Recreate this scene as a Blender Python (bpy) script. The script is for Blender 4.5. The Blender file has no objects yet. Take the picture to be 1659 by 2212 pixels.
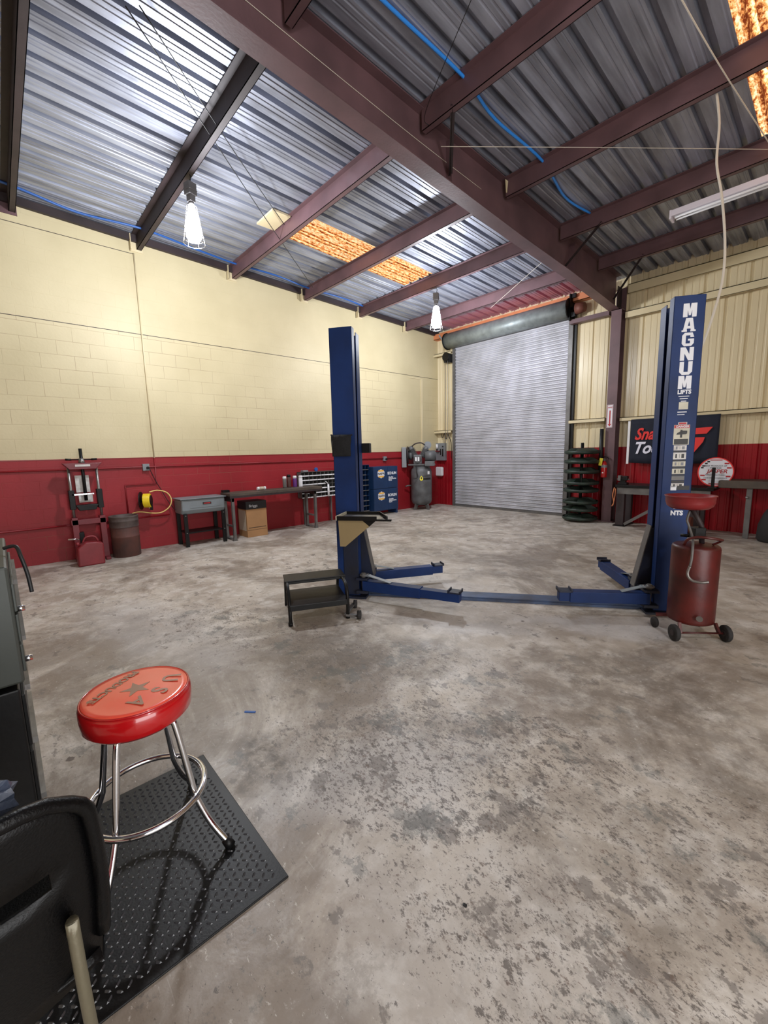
import bpy, math, random
from mathutils import Vector, Matrix
random.seed(7)
S = bpy.context.scene
COL = S.collection
PI = math.pi

# ------------------------------------------------------------------ helpers
def lin(c):
    return tuple(((v/255)/12.92 if v/255 <= .04045 else ((v/255+.055)/1.055)**2.4) for v in c)

def mat(name, rgb, rough=.5, metal=0., bump=0., bscale=20., var=0., vscale=3., coat=0., spec=.5, dirt=None, dscale=4., damt=.5):
    m = bpy.data.materials.new(name); m.use_nodes = True
    nt = m.node_tree; b = nt.nodes['Principled BSDF']
    c = (*lin(rgb), 1)
    b.inputs['Base Color'].default_value = c
    b.inputs['Roughness'].default_value = rough
    b.inputs['Metallic'].default_value = metal
    b.inputs['Coat Weight'].default_value = coat
    b.inputs['Specular IOR Level'].default_value = spec
    tc = nt.nodes.new('ShaderNodeTexCoord')
    src = None
    if var or dirt:
        n = nt.nodes.new('ShaderNodeTexNoise'); n.inputs['Scale'].default_value = vscale if not dirt else dscale
        n.inputs['Detail'].default_value = 6
        nt.links.new(tc.outputs['Object'], n.inputs['Vector'])
        r = nt.nodes.new('ShaderNodeMapRange')
        r.inputs['From Min'].default_value = .35; r.inputs['From Max'].default_value = .68
        nt.links.new(n.outputs['Fac'], r.inputs['Value'])
        mx = nt.nodes.new('ShaderNodeMix'); mx.data_type = 'RGBA'
        mx.inputs['A'].default_value = c
        if dirt:
            mx.inputs['B'].default_value = (*lin(dirt), 1); r.inputs['To Max'].default_value = damt
        else:
            mx.inputs['B'].default_value = tuple(max(0, v*(1-var)) for v in c[:3])+(1,)
        nt.links.new(r.outputs['Result'], mx.inputs['Factor'])
        nt.links.new(mx.outputs['Result'], b.inputs['Base Color'])
    n2 = nt.nodes.new('ShaderNodeTexNoise'); n2.inputs['Scale'].default_value = bscale; n2.inputs['Detail'].default_value = 4
    nt.links.new(tc.outputs['Object'], n2.inputs['Vector'])
    bp = nt.nodes.new('ShaderNodeBump'); bp.inputs['Strength'].default_value = bump if bump else .03
    bp.inputs['Distance'].default_value = .02
    nt.links.new(n2.outputs['Fac'], bp.inputs['Height']); nt.links.new(bp.outputs['Normal'], b.inputs['Normal'])
    return m

class MB:
    def __init__(s): s.v = []; s.f = []; s.sm = []; s.mi = []; s.m = 0
    def add(s, vs, fs, smooth=False):
        o = len(s.v); s.v += [tuple(v) for v in vs]
        for f in fs: s.f.append([i+o for i in f]); s.sm.append(smooth); s.mi.append(s.m)
        return s
    def box(s, a, b, M=None):
        x0, y0, z0 = a; x1, y1, z1 = b
        vs = [Vector(p) for p in [(x0,y0,z0),(x1,y0,z0),(x1,y1,z0),(x0,y1,z0),(x0,y0,z1),(x1,y0,z1),(x1,y1,z1),(x0,y1,z1)]]
        if M is not None: vs = [M @ v for v in vs]
        return s.add(vs, [(0,3,2,1),(4,5,6,7),(0,1,5,4),(1,2,6,5),(2,3,7,6),(3,0,4,7)])
    def bar(s, a, b, w, h, up=(0,0,1)):
        a = Vector(a); b = Vector(b); d = (b-a); L = d.length; d.normalize(); up = Vector(up)
        if abs(d.dot(up)) > .98: up = Vector((1,0,0))
        x = d.cross(up).normalized(); z = x.cross(d)
        M = Matrix((( *[0]*4,),)*4) if False else Matrix.Identity(4)
        for i in range(3): M[i][0] = x[i]; M[i][1] = d[i]; M[i][2] = z[i]; M[i][3] = a[i]
        return s.box((-w/2,0,-h/2),(w/2,L,h/2),M)
    def cyl(s, a, b, r, r2=None, n=16, cap=True):
        return s.tube([a,b],[r, r if r2 is None else r2], n, cap)
    def tube(s, pts, r, n=10, cap=True, closed=False):
        P = [Vector(p) for p in pts]; k = len(P)
        R = r if isinstance(r,(list,tuple)) else [r]*k
        T = []
        for i in range(k):
            if closed: t = P[(i+1)%k]-P[i-1]
            else: t = P[min(i+1,k-1)]-P[max(i-1,0)]
            T.append(t.normalized())
        u = Vector((0,0,1)) if abs(T[0].z) < .9 else Vector((1,0,0))
        u = (u - T[0]*u.dot(T[0])).normalized()
        vs = []
        for i in range(k):
            u = (u - T[i]*u.dot(T[i]))
            u = u.normalized() if u.length > 1e-6 else T[i].orthogonal().normalized()
            w = T[i].cross(u)
            for j in range(n):
                a = 2*PI*j/n
                vs.append(P[i] + (u*math.cos(a)+w*math.sin(a))*R[i])
        fs = []
        for i in range(k if closed else k-1):
            i2 = (i+1)%k
            for j in range(n): fs.append((i*n+j, i*n+(j+1)%n, i2*n+(j+1)%n, i2*n+j))
        s.add(vs, fs, True)
        if cap and not closed:
            o = len(s.v)-len(vs)
            s.f.append([o+j for j in range(n)][::-1]); s.sm.append(False); s.mi.append(s.m)
            s.f.append([o+(k-1)*n+j for j in range(n)]); s.sm.append(False); s.mi.append(s.m)
        return s
    def lathe(s, prof, n=32, c=(0,0,0), M=None, smooth=True, cap=True):
        vs = []; fs = []; k = len(prof)
        for (r,z) in prof:
            for j in range(n):
                a = 2*PI*j/n; v = Vector((c[0]+r*math.cos(a), c[1]+r*math.sin(a), c[2]+z))
                vs.append(M @ v if M is not None else v)
        for i in range(k-1):
            for j in range(n): fs.append((i*n+j, i*n+(j+1)%n, (i+1)*n+(j+1)%n, (i+1)*n+j))
        s.add(vs, fs, smooth)
        if not cap: return s
        o = len(s.v)-len(vs)
        if prof[0][0] > 1e-5: s.f.append([o+j for j in range(n)][::-1]); s.sm.append(False); s.mi.append(s.m)
        if prof[-1][0] > 1e-5: s.f.append([o+(k-1)*n+j for j in range(n)]); s.sm.append(False); s.mi.append(s.m)
        return s
    def prism(s, poly, a, b, axis='z', M=None):
        # poly: 2D points; extruded from a to b on axis
        def P(p, t):
            if axis == 'z': v = Vector((p[0],p[1],t))
            elif axis == 'y': v = Vector((p[0],t,p[1]))
            else: v = Vector((t,p[0],p[1]))
            return M @ v if M is not None else v
        n = len(poly)
        vs = [P(p,a) for p in poly]+[P(p,b) for p in poly]
        fs = [tuple(range(n))[::-1], tuple(range(n,2*n))]+[(i,(i+1)%n,n+(i+1)%n,n+i) for i in range(n)]
        return s.add(vs, fs)
    def build(s, name, m, parent=None, bevel=0., label=None, kind=None, seg=2):
        me = bpy.data.meshes.new(name); me.from_pydata(s.v, [], s.f)
        me.polygons.foreach_set('use_smooth', s.sm)
        ms = m if isinstance(m,(list,tuple)) else [m]
        for x in ms: me.materials.append(x)
        if len(ms) > 1: me.polygons.foreach_set('material_index', s.mi)
        me.update()
        bm_fix(me)
        o = bpy.data.objects.new(name, me); COL.objects.link(o)
        if parent is not None: o.parent = parent
        if bevel:
            b = o.modifiers.new('bevel','BEVEL'); b.width = bevel; b.segments = seg; b.limit_method = 'ANGLE'; b.angle_limit = .7
        if label: o['label'] = label
        if kind: o['kind'] = kind
        return o

import bmesh
def bm_fix(me):
    bm = bmesh.new(); bm.from_mesh(me); bmesh.ops.recalc_face_normals(bm, faces=bm.faces); bm.to_mesh(me); bm.free()

def thing(name, label, cat, loc=(0,0,0), rz=0., group=None):
    o = bpy.data.objects.new(name, None); COL.objects.link(o); o.location = loc; o.rotation_euler = (0,0,rz)
    o.empty_display_size = .1
    o['label'] = label; o['category'] = cat
    if group: o['group'] = group
    return o
def tag(o, label, cat, group=None, kind=None):
    o['label'] = label; o['category'] = cat
    if group: o['group'] = group
    if kind: o['kind'] = kind
    return o
def struct(o): o['kind'] = 'structure'; return o
def dup(root, loc, rz=None, label=None, group=None):
    r = root.copy(); COL.objects.link(r); r.location = loc
    if rz is not None: r.rotation_euler = (0,0,rz)
    if label: r['label'] = label
    if group: r['group'] = group
    for ch in list(root.children):
        c = ch.copy(); COL.objects.link(c); c.parent = r
        for g in ch.children:
            d = g.copy(); COL.objects.link(d); d.parent = c
    return r
def smoothpts(pts, n=6):
    P = [Vector(p) for p in pts]; out = []
    for i in range(len(P)-1):
        p0 = P[max(i-1,0)]; p1 = P[i]; p2 = P[i+1]; p3 = P[min(i+2,len(P)-1)]
        for k in range(n):
            t = k/n
            out.append(.5*((2*p1)+(-p0+p2)*t+(2*p0-5*p1+4*p2-p3)*t*t+(-p0+3*p1-3*p2+p3)*t**3))
    out.append(P[-1]); return out
def text(name, body, size, m, parent, loc, rot, label=None, shear=0., sx=1., off=0., ext=.0006, align='CENTER'):
    cu = bpy.data.curves.new(name+'_c','FONT'); cu.body = body; cu.size = size; cu.align_x = align; cu.align_y = 'CENTER'
    cu.extrude = ext; cu.offset = off; cu.shear = shear; cu.resolution_u = 3
    t = bpy.data.objects.new(name+'_t', cu); COL.objects.link(t)
    dg = bpy.context.evaluated_depsgraph_get()
    me = bpy.data.meshes.new_from_object(t.evaluated_get(dg))
    bpy.data.objects.remove(t); bpy.data.curves.remove(cu)
    for v in me.vertices: v.co.x *= sx
    me.materials.clear(); me.materials.append(m); me.name = name
    o = bpy.data.objects.new(name, me); COL.objects.link(o); o.parent = parent
    o.location = loc; o.rotation_euler = rot
    if label: o['label'] = label
    return o
FACE_MY = (PI/2,0,0)          # text facing -y
FACE_PX = (PI/2,0,PI/2)       # text facing +x

# ------------------------------------------------------------------ materials
M = {}
M['mauve'] = mat('oxide_primer_steel', (108,80,84), .5, 0, .05, 40, dirt=(72,54,57), dscale=2.5, damt=.6)
M['darksteel'] = mat('dark_brown_steel', (52,40,42), .6, 0, .05, 30, var=.4)
M['cream'] = mat('cream_paint', (218,204,168), .45, 0, .04, 30, dirt=(190,172,130), dscale=1.3, damt=.5)
M['redpaint'] = mat('red_paint', (140,20,30), .4, 0, .04, 30, var=.3)
M['blue'] = mat('lift_blue_enamel', (24,50,102), .5, 0, .05, 25, dirt=(15,28,56), dscale=3, damt=.5, spec=.25)
M['bluedark'] = mat('worn_dark_blue', (22,32,56), .55, 0, .08, 30, dirt=(30,28,30), dscale=5, damt=.7)
M['cabblue'] = mat('cabinet_blue', (22,52,92), .45, 0, .03, 25, var=.25)
M['black'] = mat('black_paint', (9,9,10), .45, 0, .04, 40, dirt=(30,28,26), dscale=6, damt=.35, spec=.3)
M['blackplastic'] = mat('black_plastic', (3,3,4), .36, 0, .12, 220, spec=.22)
M['rubber'] = mat('black_rubber', (8,8,9), .42, 0, .05, 160, dirt=(18,17,17), dscale=9, damt=.4, spec=.28)
M['tyre'] = mat('wheel_rubber', (38,36,36), .8, 0, .2, 60)
M['chrome'] = mat('chrome', (225,225,228), .12, 1., .015, 30)
M['steel'] = mat('worn_steel', (150,148,146), .38, .8, .08, 30, dirt=(92,84,78), dscale=6, damt=.5)
M['greysteel'] = mat('grey_steel', (112,110,108), .5, .3, .08, 30, dirt=(70,66,62), dscale=6, damt=.5)
M['benchwood'] = mat('greasy_bench_top', (86,76,66), .6, 0, .15, 18, dirt=(46,40,36), dscale=4, damt=.7)
M['washgrey'] = mat('grey_enamel', (126,136,142), .45, 0, .05, 25, dirt=(100,94,88), dscale=3, damt=.4)
M['compgrey'] = mat('compressor_grey', (104,106,108), .5, .15, .1, 25, dirt=(62,60,60), dscale=5, damt=.7)
M['panelgrey'] = mat('panel_grey', (128,132,136), .45, .1, .02, 25)
M['drain'] = mat('rusty_red_tank', (92,28,23), .42, 0, .08, 20, dirt=(36,15,14), dscale=4.5, damt=.8)
M['drainbowl'] = mat('red_bowl', (134,34,36), .4, 0, .06, 20, dirt=(96,26,26), dscale=6, damt=.5)
M['pressred'] = mat('press_dark_red', (112,24,36), .4, 0, .05, 20, var=.35)
M['canred'] = mat('red_can_plastic', (134,38,46), .4, 0, .05, 20, var=.3)
M['drumrust'] = mat('rusty_drum', (96,58,50), .65, 0, .12, 20, dirt=(60,46,44), dscale=5, damt=.8)
M['drumgrey'] = mat('dirty_drum_rim', (98,86,82), .6, .2, .12, 20, dirt=(60,50,48), dscale=6, damt=.8)
M['yellow'] = mat('yellow_hose', (236,206,36), .4, 0, .02, 40)
M['palehose'] = mat('pale_yellow_hose', (226,196,120), .4, 0, .02, 40)
M['white'] = mat('white_plastic', (228,228,230), .4, 0, .02, 40)
M['lilac'] = mat('purple_label', (96,48,120), .4)
M['card'] = mat('cardboard', (168,126,84), .8, 0, .05, 30, var=.15)
M['cardlight'] = mat('cardboard_pale', (196,180,160), .8, 0, .05, 30, var=.1)
M['cardblack'] = mat('box_black_print', (34,34,36), .7)
M['green'] = mat('dark_green_bins', (40,58,48), .5, .1, .12, 20, dirt=(34,34,32), dscale=6, damt=.8)
M['navycloth'] = mat('navy_flag_cloth', (30,34,48), .9, 0, .1, 120)
M['logored'] = mat('flag_red', (226,60,56), .8)
M['logowhite'] = mat('flag_white', (226,226,240), .8)
M['decal'] = mat('white_decal', (222,224,230), .4)
M['decalcream'] = mat('cream_decal', (206,202,184), .5, dirt=(150,144,122), dscale=9, damt=.6)
M['ink'] = mat('black_ink', (28,26,26), .5)
M['inkred'] = mat('red_ink', (176,36,42), .5)
M['inkgrey'] = mat('grey_ink', (120,122,130), .5)
M['seatred'] = mat('red_vinyl', (168,16,20), .2, 0, .12, 9, coat=.6)  # darkened red: the shade on the seat side is put into the colour
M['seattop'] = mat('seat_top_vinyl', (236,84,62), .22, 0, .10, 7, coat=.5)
M['print'] = mat('olive_print', (150,108,80), .45)
M['orange'] = mat('orange_trim', (206,128,84), .6, var=.2)
M['tin'] = mat('galvanized_hood', (150,158,158), .45, .3, .1, 14, dirt=(104,112,112), dscale=7, damt=.6)
M['cable'] = mat('black_cable', (20,20,22), .5)
M['wcable'] = mat('white_cable', (206,198,184), .5)
M['bluehose'] = mat('blue_air_hose', (50,140,232), .35)
M['bluehosed'] = mat('faded_blue_hose', (40,88,160), .4)
M['yellowlabel'] = mat('yellow_tag', (240,226,70), .6)
M['gold'] = mat('logo_yellow', (236,180,80), .5)
M['bag'] = mat('black_cloth', (22,22,24), .9, 0, .25, 60)
M['bagblue'] = mat('blue_grey_bag', (62,72,92), .5, 0, .4, 30)
M['greypanel'] = mat('tool_chest_grey', (54,58,54), .5, .1, .03, 30)
M['legtan'] = mat('tan_metal_leg', (104,98,80), .4, .3, .1, 40)
M['paper'] = mat('paper_sticker', (214,212,208), .6, dirt=(150,140,136), dscale=18, damt=.5)
M['rust'] = mat('rusty_motor', (120,70,56), .6, .1, .1, 20, var=.4)
M['tubewhite'] = mat('fixture_white', (220,214,224), .4)

def emis(name, rgb, s):
    m = bpy.data.materials.new(name); m.use_nodes = True; nt = m.node_tree
    b = nt.nodes['Principled BSDF']; b.inputs['Emission Color'].default_value = (*lin(rgb),1); b.inputs['Emission Strength'].default_value = s
    b.inputs['Base Color'].default_value = (*lin(rgb),1)
    return m
M['bulb'] = emis('glowing_bulb', (236,240,255), 60)

def floor_mat():
    m = bpy.data.materials.new('stained_concrete'); m.use_nodes = True; nt = m.node_tree; N = nt.nodes; Lk = nt.links.new
    b = N['Principled BSDF']; tc = N.new('ShaderNodeTexCoord')
    P = tc.outputs['Object']
    def noise(sc, det=6, rough=.55, dist=0., vec=None):
        n = N.new('ShaderNodeTexNoise'); n.inputs['Scale'].default_value = sc; n.inputs['Detail'].default_value = det
        n.inputs['Roughness'].default_value = rough; n.inputs['Distortion'].default_value = dist
        Lk(vec if vec is not None else P, n.inputs['Vector']); return n.outputs['Fac']
    def rng(x, a, c, lo=0., hi=1.):
        r = N.new('ShaderNodeMapRange'); r.inputs['From Min'].default_value = a; r.inputs['From Max'].default_value = c
        r.inputs['To Min'].default_value = lo; r.inputs['To Max'].default_value = hi; Lk(x, r.inputs['Value']); return r.outputs['Result']
    def math_(op, a, c):
        n = N.new('ShaderNodeMath'); n.operation = op
        for i, x in enumerate((a,c)):
            if isinstance(x,(int,float)): n.inputs[i].default_value = x
            else: Lk(x, n.inputs[i])
        return n.outputs[0]
    def mix(f, a, c):
        n = N.new('ShaderNodeMix'); n.data_type = 'RGBA'
        if isinstance(f,(int,float)): n.inputs['Factor'].default_value = f
        else: Lk(f, n.inputs['Factor'])
        for k, x in (('A',a),('B',c)):
            if isinstance(x, tuple): n.inputs[k].default_value = (*lin(x),1)
            else: Lk(x, n.inputs[k])
        return n.outputs['Result']
    warp = N.new('ShaderNodeVectorMath'); warp.operation = 'ADD'
    wn = N.new('ShaderNodeTexNoise'); wn.inputs['Scale'].default_value = 2.2; wn.inputs['Detail'].default_value = 5; Lk(P, wn.inputs['Vector'])
    ws = N.new('ShaderNodeVectorMath'); ws.operation = 'SCALE'; ws.inputs['Scale'].default_value = .7
    wo = N.new('ShaderNodeVectorMath'); wo.operation = 'SUBTRACT'; Lk(wn.outputs['Color'], wo.inputs[0]); wo.inputs[1].default_value = (.5,.5,.5)
    Lk(wo.outputs[0], ws.inputs[0]); Lk(P, warp.inputs[0]); Lk(ws.outputs[0], warp.inputs[1]); W = warp.outputs[0]
    def blob(cx, cy, rx, ry, rot=0.):
        mp = N.new('ShaderNodeMapping'); mp.vector_type = 'TEXTURE'
        mp.inputs['Location'].default_value = (cx,cy,0); mp.inputs['Rotation'].default_value = (0,0,rot); mp.inputs['Scale'].default_value = (rx,ry,1)
        Lk(W, mp.inputs['Vector']); l = N.new('ShaderNodeVectorMath'); l.operation = 'LENGTH'; Lk(mp.outputs[0], l.inputs[0])
        return rng(l.outputs['Value'], 1.15, .55)
    base = mix(rng(noise(1.1,7,.6), .36,.62), (196,187,175), (162,151,139))
    base = mix(rng(noise(5.5,6,.65,.4), .46,.64,0,.6), base, (214,209,202))
    base = mix(rng(noise(3.1,10,.75,.3), .53,.58,0,.4), base, (130,120,108))
    # broad brown-grey grime
    g = rng(noise(.62,10,.72,.6), .50,.575,0,.6)
    base = mix(g, base, (112,99,87))
    big = None
    for (cx,cy,rx,ry,rt,a) in [(-1.85,.78,.26,.16,.3,.9),(-2.3,1.9,.85,.36,.75,.62),(-.75,2.75,.75,.55,.5,.62),(-.1,2.5,.9,.5,.3,.55),(-3.6,4.8,1.5,.45,.2,.45),
                            (-1.3,1.55,.5,.25,1.,.45),(-1.0,2.35,.45,.25,.4,.5),(-5.2,2.1,.9,.18,.5,.3),(-.45,1.6,.5,.35,.6,.4),(-2.6,4.4,.8,.25,.7,.4),(.0,3.5,.5,.3,0,.3),(-5.4,5.6,1.4,.4,.3,.35)]:
        q = math_('MULTIPLY', blob(cx,cy,rx,ry,rt), a)
        big = q if big is None else math_('MAXIMUM', big, q)
    big = math_('MULTIPLY', big, rng(noise(6,10,.75), .40,.56,.25,1.1))
    base = mix(big, base, (98,88,78))
    lt = None
    for (cx,cy,rx,ry,rt,a) in [(-1.35,3.55,.75,.25,.4,.55),(-3.9,.9,1.3,.5,.2,.35),(-1.3,1.15,.55,.3,.8,.4),(-3.3,3.4,.8,.3,.5,.35),(-1.9,2.9,.5,.2,.4,.35),(-.6,.9,.5,.5,0,.2)]:
        q = math_('MULTIPLY', blob(cx,cy,rx,ry,rt), a); lt = q if lt is None else math_('MAXIMUM', lt, q)
    base = mix(lt, base, (194,192,192))  # pale patches, among them the ceiling's sheen painted into the floor colour
    # flecks and scabs where traffic wore the surface: irregular specks, warped cells
    def warped(amp, sc):
        a = N.new('ShaderNodeTexNoise'); a.inputs['Scale'].default_value = sc; a.inputs['Detail'].default_value = 4; Lk(P, a.inputs['Vector'])
        o = N.new('ShaderNodeVectorMath'); o.operation = 'SUBTRACT'; Lk(a.outputs['Color'], o.inputs[0]); o.inputs[1].default_value = (.5,.5,.5)
        k = N.new('ShaderNodeVectorMath'); k.operation = 'SCALE'; k.inputs['Scale'].default_value = amp; Lk(o.outputs[0], k.inputs[0])
        q = N.new('ShaderNodeVectorMath'); q.operation = 'ADD'; Lk(P, q.inputs[0]); Lk(k.outputs[0], q.inputs[1]); return q.outputs[0]
    def cells(sc, vec):
        v = N.new('ShaderNodeTexVoronoi'); v.inputs['Scale'].default_value = sc; Lk(vec, v.inputs['Vector'])
        sz = N.new('ShaderNodeSeparateColor'); Lk(v.outputs['Color'], sz.inputs[0]); return v.outputs['Distance'], sz.outputs[0]
    zone = rng(noise(.9,5,.6), .42,.58,.0,1.)
    zb = None
    for (cx,cy,rx,ry,rt,a) in [(-1.2,1.5,1.2,.7,.7,.95),(-.4,1.1,.9,.42,.4,.85),(-2.0,1.9,1.2,.6,.6,.75),(-3.6,1.4,1.5,.6,.3,.75),(-.1,1.8,.8,.6,.3,.8),(-.5,.45,.5,.12,.9,.7),(-4.5,3.2,2.,.8,.2,.5)]:
        q = math_('MULTIPLY', blob(cx,cy,rx,ry,rt), a); zb = q if zb is None else math_('MAXIMUM', zb, q)
    zone = math_('MAXIMUM', math_('MULTIPLY', zone, .42), zb)
    def stretch(rot, sx, sy):
        mp = N.new('ShaderNodeMapping'); mp.inputs['Rotation'].default_value = (0,0,rot); mp.inputs['Scale'].default_value = (sx,sy,1); Lk(P, mp.inputs['Vector']); return mp.outputs[0]
    for (sc, det, ro, vec, t0, t1, wd, fac, col) in [
            (24, 9, .8, stretch(.7,1,1.6), .67, .55, .018, .8, (88,80,75)),
            (5.5, 10, .72, stretch(.5,1,1.25), .62, .535, .03, .7, (112,105,99)),
            (13, 10, .80, stretch(.8,1,1.7), .65, .54, .018, .82, (92,85,80)),
            (17, 9, .78, stretch(-.5,1,1.5), .68, .57, .018, .75, (106,90,80)),
            (46, 6, .72, stretch(.3,1,1.4), .67, .575, .018, .75, (84,77,72)),
            (3.4, 11, .74, stretch(.2,1,1.1), .62, .545, .035, .5, (96,100,98))]:
        thr = rng(zone, 0., 1., t0, t1)
        f = rng(math_('SUBTRACT', noise(sc,det,ro,0.,vec), thr), 0., wd)
        base = mix(math_('MULTIPLY', f, fac), base, col)
    # scraped pale flecks
    f = rng(noise(21,8,.8,0.,stretch(.6,1,2.)), .60,.63); base = mix(math_('MULTIPLY', f, .6), base, (216,210,202))
    # straight fine trowel and drag scratches
    f = rng(noise(30,3,.6,0.,stretch(.72,.12,3.)), .69,.73); base = mix(math_('MULTIPLY', f, .22), base, (210,206,200))
    d, rnd = cells(2.4, warped(.05, 20)); f = rng(math_('SUBTRACT', math_('MULTIPLY', rnd, .05), d), -.004,.006)
    base = mix(math_('MULTIPLY', f, .75), base, (72,58,54))
    Lk(base, b.inputs['Base Color'])
    Lk(rng(noise(3.5,6), .3,.7,.34,.62), b.inputs['Roughness'])
    bp = N.new('ShaderNodeBump'); bp.inputs['Strength'].default_value = .18; bp.inputs['Distance'].default_value = .01
    Lk(math_('ADD', noise(45,5), math_('MULTIPLY', noise(6,4), 1.5)), bp.inputs['Height']); Lk(bp.outputs[0], b.inputs['Normal'])
    return m
M['floor'] = floor_mat()

def blockwall_mat():
    m = bpy.data.materials.new('painted_block_wall'); m.use_nodes = True; nt = m.node_tree; N = nt.nodes; Lk = nt.links.new
    b = N['Principled BSDF']; tc = N.new('ShaderNodeTexCoord'); sp = N.new('ShaderNodeSeparateXYZ'); Lk(tc.outputs['Object'], sp.inputs[0])
    cb = N.new('ShaderNodeCombineXYZ'); Lk(sp.outputs['Y'], cb.inputs['X']); Lk(sp.outputs['Z'], cb.inputs['Y'])
    br = N.new('ShaderNodeTexBrick'); br.inputs['Scale'].default_value = 1; br.inputs['Brick Width'].default_value = .4; br.inputs['Row Height'].default_value = .2
    br.inputs['Mortar Size'].default_value = .004; br.inputs['Mortar Smooth'].default_value = .6; Lk(cb.outputs[0], br.inputs['Vector'])
    br.inputs['Color1'].default_value = br.inputs['Color2'].default_value = (1,1,1,1); br.inputs['Mortar'].default_value = (0,0,0,1)
    def noise(sc, det=5):
        n = N.new('ShaderNodeTexNoise'); n.inputs['Scale'].default_value = sc; n.inputs['Detail'].default_value = det; Lk(tc.outputs['Object'], n.inputs['Vector']); return n.outputs['Fac']
    def rng(x,a,c,lo=0.,hi=1.):
        r = N.new('ShaderNodeMapRange'); r.inputs['From Min'].default_value = a; r.inputs['From Max'].default_value = c
        r.inputs['To Min'].default_value = lo; r.inputs['To Max'].default_value = hi; Lk(x, r.inputs['Value']); return r.outputs['Result']
    def mix(f,a,c):
        n = N.new('ShaderNodeMix'); n.data_type = 'RGBA'
        Lk(f, n.inputs['Factor'])
        for k,x in (('A',a),('B',c)):
            if isinstance(x,tuple): n.inputs[k].default_value = (*lin(x),1)
            else: Lk(x, n.inputs[k])
        return n.outputs['Result']
    cream = mix(rng(noise(.9), .3,.7), (206,193,156), (190,177,140))
    red = mix(rng(noise(1.2), .3,.7), (150,24,34), (130,19,28))
    gt = rng(sp.outputs['Z'], 1.497, 1.503)
    c = mix(gt, red, cream)
    # faint joints only where the paint is thin
    thin = N.new('ShaderNodeMath'); thin.operation = 'MULTIPLY'; inv = rng(br.outputs['Color'], 1., 0.); Lk(inv, thin.inputs[0]); Lk(rng(noise(.8,3), .45,.62,.05,.5), thin.inputs[1])
    below = rng(sp.outputs['Z'], 3.46, 3.45)
    t2 = N.new('ShaderNodeMath'); t2.operation = 'MULTIPLY'; Lk(thin.outputs[0], t2.inputs[0]); Lk(below, t2.inputs[1])
    c = mix(t2.outputs[0], c, (120,84,62))
    Lk(c, b.inputs['Base Color']); b.inputs['Roughness'].default_value = .54
    h = N.new('ShaderNodeMath'); h.operation = 'ADD'; Lk(br.outputs['Color'], h.inputs[0]); Lk(noise(28), h.inputs[1])
    bp = N.new('ShaderNodeBump'); bp.inputs['Strength'].default_value = .3; bp.inputs['Distance'].default_value = .006
    Lk(h.outputs[0], bp.inputs['Height']); Lk(bp.outputs[0], b.inputs['Normal'])
    return m
M['blockwall'] = blockwall_mat()

def twotone_mat():
    m = bpy.data.materials.new('painted_sheet_wall'); m.use_nodes = True; nt = m.node_tree; N = nt.nodes; Lk = nt.links.new
    b = N['Principled BSDF']; tc = N.new('ShaderNodeTexCoord'); sp = N.new('ShaderNodeSeparateXYZ'); Lk(tc.outputs['Object'], sp.inputs[0])
    r = N.new('ShaderNodeMapRange'); r.inputs['From Min'].default_value = 1.497; r.inputs['From Max'].default_value = 1.503; Lk(sp.outputs['Z'], r.inputs['Value'])
    n = N.new('ShaderNodeTexNoise'); n.inputs['Scale'].default_value = 1.2; Lk(tc.outputs['Object'], n.inputs['Vector'])
    mc = N.new('ShaderNodeMix'); mc.data_type = 'RGBA'; Lk(n.outputs['Fac'], mc.inputs['Factor'])
    mc.inputs['A'].default_value = (*lin((228,214,178)),1); mc.inputs['B'].default_value = (*lin((212,196,160)),1)
    mx = N.new('ShaderNodeMix'); mx.data_type = 'RGBA'; Lk(r.outputs['Result'], mx.inputs['Factor'])
    mx.inputs['A'].default_value = (*lin((148,22,32)),1); Lk(mc.outputs['Result'], mx.inputs['B'])
    Lk(mx.outputs['Result'], b.inputs['Base Color']); b.inputs['Roughness'].default_value = .27
    return m
M['sheetwall'] = twotone_mat()

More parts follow.
